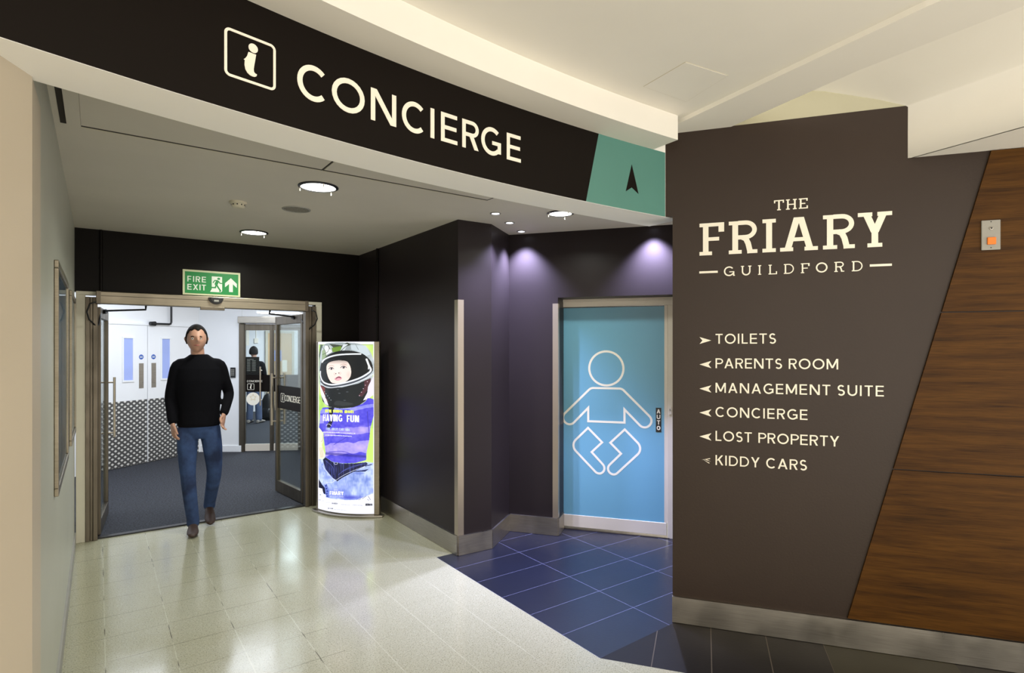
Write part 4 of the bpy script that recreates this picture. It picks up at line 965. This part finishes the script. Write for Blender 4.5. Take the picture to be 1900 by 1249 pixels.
for ex, ey in ((455, 618), (508, 608)): blob(*zA([(ex, ey)])[0], 1.3, 1.1, (84, 52, 60), 1, .4)
stroke(zA([(430, 600), (425, 630), (445, 645)]), .8, (214, 180, 172), .8); stroke(zA([(530, 590), (540, 615), (520, 632)]), .8, (214, 180, 172), .8)
poly(zA([(430, 705), (470, 680), (505, 660), (540, 672), (556, 695), (520, 728), (470, 732)]), (226, 160, 172), s=True); stroke(zA([(462, 692), (500, 676), (536, 684)]), 1.7, (120, 58, 76)); blob(*zA([(500, 712)])[0], 4.5, 1.3, (246, 196, 204), .8)
# white rims
stroke(zA([(190, 425), (260, 370), (420, 320), (600, 298), (830, 292)]), 2.9, (232, 236, 240)); stroke(zA([(210, 455), (300, 420), (430, 385)]), 1.2, (60, 70, 78), .7)
stroke(zA([(150, 580), (150, 640), (185, 720), (260, 775), (400, 800), (600, 770), (800, 700), (920, 620), (965, 560), (940, 480), (910, 380)]), 3.0, (236, 240, 246)); stroke(zA([(170, 780), (300, 845), (480, 838), (700, 790), (900, 700), (985, 630)]), 1.6, (226, 230, 238))
stroke(zA([(150, 740), (260, 815), (430, 822), (640, 790), (860, 690), (960, 610)]), 1.6, (86, 94, 106)); stroke(zA([(905, 380), (935, 470), (935, 540)]), 1.6, (250, 250, 252))
# shirt
sy = 759.5
torso = zB([(205, 60), (150, 120), (120, 380), (210, 440), (235, 640), (262, 800), (250, 880), (380, 960), (560, 990), (760, 980), (905, 930), (910, 800), (945, 600), (960, 400), (1000, 200), (1000, -70), (940, -110), (860, 0), (700, 60), (340, 60)])
helm_keep = inside(spl(shell))
tm = inside(torso) & ~helm_keep & (PYY > 740)
put(tm, (92, 84, 226))
wave = (n1 - .5) * 5
for y0, y1, c in ((795 + 0, 807, (150, 136, 240)), (823, 844, (176, 160, 246)), (757, 763, (150, 150, 246))):
    tilt = (PXX - 645) * -.10; bm_ = tm & (PYY + -tilt * 1 - wave > y0) & (PYY - tilt - wave < y1); put(bm_, c)
IMG[tm] += ((n2[tm] - .5) * 24 + (n1[tm] - .5) * 30)[:, None] * np.array([1, .9, .35]); 
dk = np.clip(1 - np.abs(PYY - 843 - (PXX - 620) * .08) / 4, 0, 1) * tm * .6; IMG[:] = IMG * (1 - dk[..., None]) + np.array([30, 24, 120.]) * dk[..., None]
blob(676, 798, 9, 9, (232, 206, 244), .6, .8); blob(672, 832, 12, 8, (226, 200, 244), .6, .8); blob(640, 800, 16, 5, (170, 160, 250), .5, .8)
stroke(zB([(920, 130), (930, 300), (950, 560)]), 1.0, (60, 50, 170), .8); stroke(zB([(420, 680), (560, 600), (640, 540)]), 1.2, (66, 58, 190), .7); stroke(zB([(330, 800), (560, 790), (700, 830)]), 1.4, (70, 60, 190), .7)
poly(zB([(130, 330), (220, 440), (205, 470), (115, 380)]), (74, 64, 214)); poly(zB([(140, 180), (210, 200), (230, 320), (130, 320)]), (178, 170, 248), .8)
poly(zB([(320, 60), (430, 60), (400, 170), (400, 300), (350, 400), (290, 395), (300, 330), (360, 270), (330, 160)]), (22, 20, 40), .95)
# green strip, arm and hand
put((PXX > 684) & (PXX < 691.8) & (PYY > 796) & (PYY < 856) & ~tm, (206, 240, 120))
poly(zB([(115, 385), (205, 470), (215, 600), (180, 680), (260, 850), (240, 900), (190, 910), (112, 905)]), (244, 238, 214)); stroke(zB([(170, 620), (200, 600), (215, 520)]), 1.2, (196, 180, 140), .8)
for k_ in range(3): stroke(zB([(125 + k_ * 35, 720), (150 + k_ * 28, 800), (160 + k_ * 22, 880)]), .9, (206, 176, 142), .9)
# jeans
jm_p = zB([(112, 905), (200, 915), (260, 880), (400, 965), (560, 992), (760, 985), (900, 960), (1000, 975), (1000, 1700), (112, 1700)])
jm = inside(jm_p) & pic; put(jm, (176, 194, 244)); st_ = smooth_noise(70, 60, 9)
IMG[jm] += ((n2[jm] - .5) * 26 + (st_[jm] - .5) * 26 + (n1[jm] - .55) * 70)[:, None] * np.array([1.2, 1.1, .5])
poly(zB([(205, 920), (260, 885), (400, 968), (560, 992), (760, 985), (905, 965), (930, 1000), (760, 1110), (560, 1230), (480, 1290), (400, 1230), (260, 1080), (230, 1000)]), (24, 26, 62))
cr = inside(zB([(205, 920), (400, 968), (760, 985), (930, 1000), (560, 1230), (480, 1290), (400, 1230), (260, 1080)])); IMG[cr] += (np.clip(n3[cr] - .45, 0, 1) * 120)[:, None] * np.array([.7, .8, 1.4])
for p in ([(420, 980), (430, 1060), (420, 1150)], [(260, 940), (400, 1050), (420, 1180)], [(900, 980), (700, 1060), (560, 1120)], [(860, 985), (640, 1070), (500, 1180)]): stroke(zB(p), .9, (90, 100, 190), .8)
stroke(zB([(420, 978), (440, 1005), (480, 1000), (486, 980)]), .9, (220, 224, 240), .9)
stroke(zC([(330, 150), (520, 360), (640, 440)]), 1.0, (232, 238, 255), .8); stroke(zC([(640, 440), (860, 300), (1180, 150)]), 1.0, (236, 240, 255), .8)
poly(zC([(960, 275), (1150, 265), (1200, 215), (1100, 240), (960, 262)]), (22, 30, 90), .9); stroke(zC([(1150, 160), (1240, 130)]), 1.6, (30, 36, 96), .9)
blob(*zC([(1050, 300)])[0], 9, 2.5, (110, 130, 216), .6); blob(*zC([(640, 690)])[0], 30, 12, (96, 110, 226), .7, .8); blob(*zC([(900, 770)])[0], 26, 6, (70, 76, 206), .8, .8); blob(*zC([(470, 380)])[0], 14, 5, (120, 140, 226), .6, .8); blob(*zC([(820, 560)])[0], 20, 8, (150, 166, 240), .5, .9)
poly(zC([(235, 400), (330, 520), (390, 580), (420, 700), (380, 700), (300, 600), (235, 560)]), (16, 18, 52)); poly(zC([(380, 510), (440, 500), (490, 640), (495, 780), (420, 765)]), (110, 130, 214))
for a, b_ in ((420, 545), (430, 600), (450, 650), (440, 700), (455, 745)): blob(*zC([(a, b_)])[0], 2.2, 1.8, (44, 52, 140), .9)
stroke(zC([(400, 520), (470, 480), (560, 480), (620, 440)]), .9, (236, 240, 255), .9)
wh = inside(zC([(225, 565), (330, 590), (355, 690), (420, 720), (420, 770), (480, 780), (620, 805), (840, 820), (1010, 815), (1255, 690), (1275, 690), (1275, 1100), (200, 1100)])); put(wh, (240, 241, 255))
# writing and small print on the picture
def ptxt(t, x0, y0, x1, cap, col, tk=.2, al=1.0, slope=.03):
    for q in word_polys(t, 0, 0, cap, x1 - x0, tk): 
        p = [(x0 + a, y0 - b_ + a * slope) for a, b_ in q]; put(inside(p), col, al)
ptxt("WE'RE SERIOUS ABOUT", *zB([(252, 142)])[0], zB([(735, 0)])[0][0], 5.4, (238, 252, 96), .3, 1, .035)
def ptxt2(t, a0, b0, a1, cap, col, tk, slope):
    (x0, y0), (x1, _) = zB([(a0, b0), (a1, b0)]); k_ = 1.7
    for q in word_polys(t, 0, 0, cap, (x1 - x0), tk, gap=.1): put(inside([(x0 + a, y0 - b_ + a * slope) for a, b_ in q]), col)
ptxt2('HAVING FUN', 208, 285, 812, 12.6, (252, 252, 255), .19, .035)
ptxt2('FREE KIDDY CAR HIRE', 275, 437, 682, 4.6, (206, 222, 255), .16, .035)
for a0, b0, a1 in ((215, 470, 752), (255, 520, 705)):
    (x0, y0), (x1, _) = zB([(a0, b0), (a1, b0)]); x = x0
    while x < x1: wd = .9 + rng.rand() * 1.1; put((PXX > x) & (PXX < x + wd) & (np.abs(PYY - y0 - (x - x0) * .04) < .5 + rng.rand() * .5), (250, 250, 255), .9); x += wd + .6
stroke(zB([(275, 360), (310, 335), (350, 345), (375, 370)]), .8, (245, 245, 255))
(x0, y0), (x1, _) = zC([(505, 722), (785, 722)])
for q in word_polys('FRIARY', 0, 0, 7.0, x1 - x0, .24, sans, SW, gap=.1): put(inside([(x0 + a, y0 - b_ + a * .03) for a, b_ in q]), (255, 255, 255))
(x0, y0), (x1, _) = zC([(600, 640), (670, 640)])
for q in word_polys('THE', 0, 0, 2.4, x1 - x0, .22): put(inside([(x0 + a, y0 - b_) for a, b_ in q]), (240, 242, 255), .8)
(x0, y0), (x1, _) = zC([(512, 762), (780, 770)])
for q in word_polys('GUILDFORD', 0, 0, 2.0, x1 - x0, .25): put(inside([(x0 + a, y0 - b_ + a * .03) for a, b_ in q]), (240, 242, 255), .85)
def smudge(a0, a1, b0, hgt, col, al, seed):
    r = np.random.RandomState(seed); (x0, y0), (x1, _) = zC([(a0, b0), (a1, b0)]); x = x0
    while x < x1: wd = .5 + r.rand() * .9; put((PXX > x) & (PXX < x + wd) & (np.abs(PYY - y0 - (x - x0) * .06) < hgt * (.5 + r.rand() * .5)), col, al); x += wd + .5
smudge(555, 675, 885, 1.6, (40, 44, 70), .9, 1); smudge(735, 895, 905, .7, (140, 144, 170), .6, 2); smudge(945, 1100, 912, .7, (140, 144, 170), .6, 3)
smudge(232, 275, 805, .9, (110, 112, 130), .7, 4); smudge(310, 375, 825, .6, (180, 184, 205), .6, 5); smudge(420, 500, 865, .6, (190, 194, 212), .6, 6); smudge(600, 830, 1005, .5, (150, 154, 180), .6, 7); smudge(470, 575, 980, 1.2, (30, 32, 60), .9, 8)
put((PXX > 680.4) & (PXX < 690.3) & (PYY > 935) & (PYY < 938.8), (24, 26, 44)); smudge(1160, 1240, 908, .9, (210, 212, 225), .9, 9)
smudge(255, 300, 705, 1.6, (90, 100, 90), .6, 10)
for p in ([(1040, 815), (1080, 790)], [(1100, 790), (1160, 740)], [(1190, 740), (1225, 810)], [(1180, 800), (1200, 820)]): stroke(zC(p), .6, (60, 66, 96), .8)
IMG = np.clip(IMG, 0, 255) / 255; LINC = np.where(IMG <= .04045, IMG / 12.92, ((IMG + .055) / 1.055) ** 2.4)
verts = np.zeros((GH + 1, GW + 1, 3)); L0 = world_loc(lb)
for j in range(GW + 1):
    a = A0 + (A1 - A0) * j / GW; p = FLB(a, bul(a), 0); verts[:, j, 0] = p[0]; verts[:, j, 1] = p[1]
verts[:, :, 2] = (HT - .002 - (HT - .002 - .030) * np.arange(GH + 1) / GH)[:, None]
verts -= np.array(L0)
me = bpy.data.meshes.new('poster_panel')
ii, jj = np.mgrid[0:GH, 0:GW]; i0 = ii * (GW + 1) + jj
faces = np.stack([i0, i0 + GW + 1, i0 + GW + 2, i0 + 1], -1).reshape(-1)
nf = GH * GW
me.vertices.add((GH + 1) * (GW + 1)); me.vertices.foreach_set('co', verts.reshape(-1).astype(np.float32))
me.loops.add(nf * 4); me.loops.foreach_set('vertex_index', faces.astype(np.int32))
me.polygons.add(nf); me.polygons.foreach_set('loop_start', (np.arange(nf) * 4).astype(np.int32))
me.update(calc_edges=True); me.validate()
ca_ = me.color_attributes.new('print', 'FLOAT_COLOR', 'CORNER')
cc = np.ones((nf, 4, 4), np.float32); cc[:, :, :3] = LINC.reshape(-1, 3)[:, None, :]; ca_.data.foreach_set('color', cc.reshape(-1))
m, nt, b = new_mat('backlit_print'); at = N(nt, 'ShaderNodeAttribute'); at.attribute_name = 'print'
b.inputs['Base Color'].default_value = (.02, .02, .02, 1); nt.links.new(at.outputs['Color'], b.inputs['Emission Color']); b.inputs['Emission Strength'].default_value = 1.15
b.inputs['Roughness'].default_value = .25
me.materials.append(m); o = bpy.data.objects.new('poster_panel', me); COL.objects.link(o); o.parent = lb

# ================================================================ PEOPLE
def loft(mb, rings, seg=18, cap=True):
    """rings: (centre, axis_x vector, axis_y vector)"""
    i = len(mb.v)
    for c, ax, ay in rings:
        for j in range(seg): t = 2 * math.pi * j / seg; mb.v.append(tuple(Vector(c) + Vector(ax) * math.cos(t) + Vector(ay) * math.sin(t)))
    for k_ in range(len(rings) - 1):
        for j in range(seg): q = (j + 1) % seg; mb.f.append([i + k_ * seg + j, i + k_ * seg + q, i + (k_ + 1) * seg + q, i + (k_ + 1) * seg + j]); mb.m.append(0)
    mb.f.append([i + seg - 1 - j for j in range(seg)]); mb.f.append([i + (len(rings) - 1) * seg + j for j in range(seg)]); mb.m += [0, 0]
def limb(mb, pts, seg=14):
    """pts: (x, y, z, radius)"""
    P = [Vector(p[:3]) for p in pts]; rings = []
    Q = []; 
    for i_ in range(len(P) - 1):
        a, b_, c, d = P[max(i_ - 1, 0)], P[i_], P[i_ + 1], P[min(i_ + 2, len(P) - 1)]
        for t in (0, .25, .5, .75):
            q = .5 * ((2 * b_) + (c - a) * t + (2 * a - 5 * b_ + 4 * c - d) * t * t + (-a + 3 * b_ - 3 * c + d) * t ** 3)
            Q.append((q, pts[i_][3] * (1 - t) + pts[i_ + 1][3] * t))
    Q.append((P[-1], pts[-1][3]))
    prev = None
    for k_, (q, r) in enumerate(Q):
        d = (Q[min(k_ + 1, len(Q) - 1)][0] - Q[max(k_ - 1, 0)][0]).normalized()
        ax = (prev - d * prev.dot(d)).normalized() if prev is not None else d.orthogonal().normalized(); prev = ax
        rings.append((q, ax * r, d.cross(ax) * r))
    a, b_ = rings[0], rings[-1]
    d0 = (Q[0][0] - Q[1][0]).normalized(); d1 = (Q[-1][0] - Q[-2][0]).normalized()
    pre = [(a[0] + d0 * Q[0][1] * .8, a[1] * .45, a[2] * .45), (a[0] + d0 * Q[0][1] * .45, a[1] * .85, a[2] * .85)]
    post = [(b_[0] + d1 * Q[-1][1] * .45, b_[1] * .85, b_[2] * .85), (b_[0] + d1 * Q[-1][1] * .8, b_[1] * .45, b_[2] * .45)]
    loft(mb, pre + rings + post, seg)
def body_part(name, mb, mat, parent, xf, voxel=.008, sm=4, extra=None):
    mb.v = [tuple(xf(p)) for p in mb.v]
    o = mb.build(name, mat, parent)
    r = o.modifiers.new('fuse', 'REMESH'); r.mode = 'VOXEL'; r.voxel_size = voxel; r.use_smooth_shade = True
    s_m = o.modifiers.new('smooth', 'SMOOTH'); s_m.iterations = sm; s_m.factor = .5
    return o
def torso_rings(spec): return [((cx, cy, z), (rx, 0, 0), (0, ry, 0)) for z, cx, cy, rx, ry in spec]
def head_mesh(mb, c, s=1.0, turn=0):
    """head with brow, nose, lips, chin and ears; y towards the face"""
    i = len(mb.v); nu, nv = 40, 30
    for a in range(nv + 1):
        th = math.pi * a / nv
        for b_ in range(nu):
            ph = 2 * math.pi * b_ / nu; x = math.sin(th) * math.sin(ph); y = math.sin(th) * math.cos(ph); z = math.cos(th)
            rx, ry, rz = .076, .095, .118
            wj = 1 - .30 * max(0, -z - .15)
            X = x * rx * wj; Y = y * ry * (1 - .12 * max(0, -z)) ; Z = z * rz
            if y > .2:
                f_ = math.exp(-(x / .16) ** 2)
                Y += .022 * f_ * math.exp(-((Z + .018) / .016) ** 2) + .012 * f_ * math.exp(-((Z - .004) / .02) ** 2)
                Y += .005 * math.exp(-((Z - .022) / .012) ** 2) * math.exp(-(x / .5) ** 2)
                Y -= .008 * math.exp(-((Z - .002) / .012) ** 2) * math.exp(-((abs(x) - .38) / .16) ** 2)
                Y += .007 * math.exp(-(x / .25) ** 2) * math.exp(-((Z + .055) / .011) ** 2) + .010 * math.exp(-(x / .3) ** 2) * math.exp(-((Z + .095) / .016) ** 2)
            ct, st = math.cos(turn), math.sin(turn)
            mb.v.append((c[0] + s * (X * ct - Y * st), c[1] + s * (X * st + Y * ct), c[2] + s * Z))
    for a in range(nv):
        for b_ in range(nu): q = (b_ + 1) % nu; mb.f.append([i + a * nu + b_, i + a * nu + q, i + (a + 1) * nu + q, i + (a + 1) * nu + b_]); mb.m.append(0)
    for sx_ in (-1, 1): limb(mb, [(c[0] + sx_ * .072 * s, c[1] - .005, c[2] + .022 * s, .010), (c[0] + sx_ * .082 * s, c[1] - .012, c[2] + .005, .013), (c[0] + sx_ * .074 * s, c[1] - .002, c[2] - .025 * s, .008)], 8)
def hand(mb, wr, dr, side, curl=.5):
    """wr wrist, dr direction to the fingertips, side: vector towards the thumb"""
    d = Vector(dr).normalized(); sd = (Vector(side) - d * Vector(side).dot(d)).normalized(); nrm = d.cross(sd); wr = Vector(wr)
    loft(mb, [(wr + d * t, sd * a, nrm * b_) for t, a, b_ in ((-.02, .026, .020), (0, .027, .019), (.03, .038, .017), (.065, .043, .016), (.088, .040, .013))], 14)
    for k_, (off, ln) in enumerate(((.031, .070), (.011, .080), (-.010, .074), (-.030, .058))):
        p = wr + d * .078 + sd * off; b1 = (d + nrm * curl * .5).normalized(); b2 = (d + nrm * curl * 1.5).normalized(); b3 = (d * .5 + nrm * curl * 2.2).normalized()
        p1 = p + b1 * ln * .42 + sd * off * .1; p2 = p1 + b2 * ln * .33; p3 = p2 + b3 * ln * .25
        limb(mb, [(*p, .0095), (*p1, .0088), (*p2, .0080), (*p3, .0065)], 8)
    p = wr + d * .025 + sd * .030; p1 = p + (sd * .75 + d * .75).normalized() * .036; p2 = p1 + (d + sd * .25 + nrm * curl * .5).normalized() * .030; p3 = p2 + (d + nrm * curl).normalized() * .020
    limb(mb, [(*p, .013), (*p1, .0115), (*p2, .0100), (*p3, .008)], 8)
def shoe(mb, heel, toe, z0, w_=.046, lift=0.0):
    h = Vector(heel); t_ = Vector(toe); d = (t_ - h); L = d.length; d.normalize(); sd = Vector((d.y, -d.x, 0)).normalized(); up = sd.cross(d)
    if up.z < 0: up = -up
    rings = []
    for t, wx, hh in ((-.02, .022, .05), (.0, .034, .075), (.06, .037, .085), (.12, .040, .075), (.17, .046, .055), (.22, .045, .042), (.26, .034, .032), (.278, .016, .02)):
        c = h + d * (t / .278 * L) + up * (hh / 2); rings.append((c, sd * wx * w_ / .046, up * (hh / 2)))
    loft(mb, rings, 16)

# ---- the man walking out of the doors
root = (lambda dep, lat: (lat * CA + dep * SA, -lat * SA + dep * CA))(5.13, -2.81)
person = empty('person', (root[0], root[1], 0), 'person in a black jumper and blue jeans striding out through the open glass doors', 'person')
_l = math.hypot(*root); PDX, PDY = root[0] / _l, root[1] / _l
def xf(p): return (root[0] + p[0] * PDY - p[1] * PDX, root[1] - p[0] * PDX - p[1] * PDY, p[2])
# y>0 is towards the camera
ankF, ankR = (-.045, .135, .10), (.085, -.19, .15)
mb = MB(); HC = (-.02, .03, 1.684)
head_mesh(mb, HC, 1.05, -.10)
limb(mb, [(-.005, -.005, 1.42, .062), (-.008, .0, 1.50, .056), (-.014, .012, 1.60, .054)], 16)
loft(mb, torso_rings([(.90, .0, 0, .135, .095), (1.05, 0, 0, .135, .09), (1.2, 0, 0, .15, .095), (1.35, 0, 0, .17, .10), (1.44, 0, 0, .15, .08)]), 20)
limb(mb, [(-.15, 0, 1.42, .040), (-.218, -.02, 1.17, .034), (-.204, .05, .96, .026)]); limb(mb, [(.15, 0, 1.42, .040), (.234, -.05, 1.19, .034), (.198, .10, 1.02, .026)])
hand(mb, (-.203, .055, .945), (.10, .16, -1), (.35, 1, 0), .35); hand(mb, (.194, .11, 1.005), (-.18, .45, -1), (-.4, 1, .2), .5)
limb(mb, [(-.085, 0, .92, .07), (-.085, .09, .50, .040), (*ankF, .030)]); limb(mb, [(.085, 0, .92, .07), (.112, .03, .50, .038), (.100, -.08, .30, .034), (*ankR, .028)])
body = body_part('body', mb, M['skin'], person, xf, .0055, 3)
mb = MB()
loft(mb, torso_rings([(.905, .0, .0, .168, .120), (.935, .0, .0, .172, .122), (1.05, 0, 0, .168, .115), (1.2, 0, 0, .178, .120), (1.32, 0, 0, .194, .125), (1.42, 0, 0, .190, .112), (1.485, 0, 0, .155, .090), (1.530, 0, 0, .095, .072), (1.550, 0, 0, .070, .066)]), 28)
limb(mb, [(-.09, 0, 1.455, .058), (-.162, 0, 1.445, .056), (-.196, -.01, 1.31, .052), (-.222, -.022, 1.17, .046), (-.214, .02, 1.06, .041), (-.205, .05, .965, .037)]); limb(mb, [(.09, 0, 1.455, .058), (.162, 0, 1.445, .056), (.204, -.025, 1.31, .052), (.240, -.052, 1.19, .046), (.222, .03, 1.10, .041), (.198, .098, 1.025, .037)])
body_part('jumper', mb, M['jumper'], person, xf, .008, 4)
mb = MB()
loft(mb, torso_rings([(.80, 0, -.01, .155, .105), (.86, 0, 0, .160, .110), (.95, 0, 0, .155, .108), (1.00, 0, 0, .150, .105)]), 24)
limb(mb, [(-.085, .0, .88, .088), (-.090, .05, .70, .080), (-.085, .095, .50, .062), (-.068, .125, .30, .056), (-.047, .133, .11, .050), (-.046, .134, .075, .052)]); limb(mb, [(.085, .0, .88, .088), (.108, .035, .70, .080), (.120, .05, .50, .062), (.104, -.07, .32, .056), (.087, -.175, .17, .050), (.085, -.19, .135, .052)])
body_part('jeans', mb, M['denim'], person, xf, .008, 4)
mb = MB(); shoe(mb, (-.045, .075, .002), (-.048, .35, .012), 0); body_part('shoe', mb, M['shoe'], person, xf, .006, 2)
mb = MB(); shoe(mb, (.080, -.245, .085), (.092, .01, .004), 0); body_part('shoe', mb, M['shoe'], person, xf, .006, 2)
mb = MB(); i0_ = len(mb.v)
def hair_mesh(mb, c, back=True):
    i = len(mb.v); nu, nv = 36, 14; top = math.radians(100)
    for a in range(nv + 1):
        for b_ in range(nu):
            ph = 2 * math.pi * b_ / nu; fr_ = math.cos(ph); lim = math.radians(52 + 5 * math.sin(7 * ph)) if fr_ > .62 else (math.radians(70) if fr_ > .25 else math.radians(112))
            th = lim * a / nv; r_ = 1.0 + .03 * math.sin(9 * ph) * math.sin(th)
            mb.v.append((c[0] + .088 * r_ * math.sin(th) * math.sin(ph), c[1] - .004 + .108 * r_ * math.sin(th) * math.cos(ph), c[2] + .006 + .130 * math.cos(th)))
    for a in range(nv):
        for b_ in range(nu): q = (b_ + 1) % nu; mb.f.append([i + a * nu + b_, i + a * nu + q, i + (a + 1) * nu + q, i + (a + 1) * nu + b_]); mb.m.append(0)
hair_mesh(mb, HC); mb.v = [xf(p) for p in mb.v]; o = mb.build('hair', M['hair'], person, smooth=True); sd_ = o.modifiers.new('solid', 'SOLIDIFY'); sd_.thickness = .014; sd_.offset = -1
m_eye = paint('eye_white', (235, 232, 228), .3, .01, 3, 0)
for sx_ in (-1, 1):
    mb = MB(); ex, ey, ez = HC[0] + sx_ * .029, HC[1] + .0885, HC[2] + .004
    mb.lathe(xf((ex, ey - .006, ez)), [(.012, 0), (.0105, .005), (.006, .009), (.0005, .0105)], 14, (-PDX, -PDY, 0)); e_ = mb.build('eye', m_eye, person, smooth=True)
    mb = MB(); mb.lathe(xf((ex, ey + .0025, ez)), [(.0052, 0), (.0045, .0022), (.0005, .003)], 12, (-PDX, -PDY, 0)); mb.build('iris', M['black'], e_)
    mb = MB(); mb.v = []; limb(mb, [(ex - .014, ey + .004, ez + .017, .003), (ex, ey + .008, ez + .020, .0038), (ex + .014, ey + .003, ez + .016, .003)], 8); mb.v = [xf(p) for p in mb.v]; mb.build('eyebrow', M['hair'], person, smooth=True)
mb = MB(); limb(mb, [(HC[0] - .020, HC[1] + .090, HC[2] - .056, .003), (HC[0], HC[1] + .099, HC[2] - .055, .0055), (HC[0] + .020, HC[1] + .087, HC[2] - .056, .003)], 8); mb.v = [xf(p) for p in mb.v]; mb.build('lips', paint('lips', (168, 98, 90), .5, .03, 8, 0), person, smooth=True)

# ---- the person standing in the concierge office
r2_ = (2.72, 13.2); p2 = empty('person', (r2_[0], r2_[1], 0), 'person in dark top and grey-blue jeans standing in the office behind the glass', 'person')
def xf2(p): return (r2_[0] + p[0] * CA + p[1] * SA, r2_[1] - p[0] * SA + p[1] * CA, p[2])
mb = MB(); h2 = (-.02, .02, 1.52); head_mesh(mb, h2, .96); limb(mb, [(0, 0, 1.26, .055), (0, .0, 1.34, .05), (-.01, .01, 1.44, .05)], 14)
loft(mb, torso_rings([(.85, 0, 0, .13, .09), (1.1, 0, 0, .14, .09), (1.28, 0, 0, .14, .08)]), 16)
for s_x in (-1, 1):
    limb(mb, [(s_x * .15, 0, 1.28, .04), (s_x * .22, .0, 1.06, .034), (s_x * .16, .16, .98, .026)]); hand(mb, (s_x * .155, .17, .975), (-s_x * .3, 1, -.1), (-s_x, .2, .4), .4)
    limb(mb, [(s_x * .08, 0, .82, .065), (s_x * .09, .0, .45, .045), (s_x * .10, 0, .10, .032)])
body_part('body', mb, M['skin'], p2, xf2, .008, 3)
mb = MB(); loft(mb, torso_rings([(.84, 0, 0, .16, .115), (1.0, 0, 0, .16, .11), (1.2, 0, 0, .18, .115), (1.28, 0, 0, .17, .10), (1.34, 0, 0, .10, .07), (1.36, 0, 0, .07, .06)]), 24)
for s_x in (-1, 1): limb(mb, [(s_x * .1, 0, 1.27, .06), (s_x * .17, 0, 1.26, .056), (s_x * .22, .0, 1.07, .046), (s_x * .17, .14, .99, .036)])
body_part('jacket', mb, M['jumper'], p2, xf2, .010, 3)
mb = MB(); loft(mb, torso_rings([(.74, 0, 0, .15, .10), (.82, 0, 0, .155, .105), (.9, 0, 0, .15, .10)]), 20)
for s_x in (-1, 1): limb(mb, [(s_x * .08, 0, .80, .085), (s_x * .09, .0, .45, .070), (s_x * .10, 0, .09, .066)])
body_part('jeans', mb, paint('grey_blue_denim', (84, 98, 128), .9, .15, 10, .2), p2, xf2, .010, 3)
m_sh = paint('grey_trainer', (150, 144, 136), .6, .1, 10, 0)
for s_x in (-1, 1):
    mb = MB(); shoe(mb, (s_x * .10, -.06, .004), (s_x * .13, .21, .012), 0, .05); body_part('shoe', mb, m_sh, p2, xf2, .008, 2)
mb = MB(); hair_mesh(mb, h2); mb.v = [xf2(p) for p in mb.v]; o = mb.build('hair', M['hair'], p2, smooth=True); sd_ = o.modifiers.new('solid', 'SOLIDIFY'); sd_.thickness = .014; sd_.offset = -1
# ---- the dark bag beside that person
bgx, bgy = 3.08, 13.55
bag = empty('rucksack', (bgx, bgy, 0), 'tall black rucksack standing on the carpet beside the person in the office', 'bag')
mb = MB(); loft(mb, [((bgx, bgy, z), (a * CA, -a * SA, 0), (b_ * SA, b_ * CA, 0)) for z, a, b_ in ((.002, .11, .08), (.03, .14, .10), (.25, .145, .11), (.45, .13, .09), (.56, .08, .06), (.60, .02, .02))], 24)
mb.build('body', M['rubber'], bag, smooth=True)
mb = MB(); loft(mb, [((bgx - .10 * SA, bgy - .10 * CA, z), (a * CA, -a * SA, 0), (b_ * SA, b_ * CA, 0)) for z, a, b_ in ((.06, .08, .03), (.09, .10, .05), (.24, .10, .05), (.28, .07, .02))], 18); mb.build('front_pocket', M['black'], bag, smooth=True)
mb = MB(); mb.tube([(bgx - .04 * CA, bgy + .04 * SA, .575), (bgx - .02, bgy, .64), (bgx + .02, bgy, .64), (bgx + .04 * CA, bgy - .04 * SA, .575)], .010, 8); mb.build('strap', M['black'], bag, smooth=True)
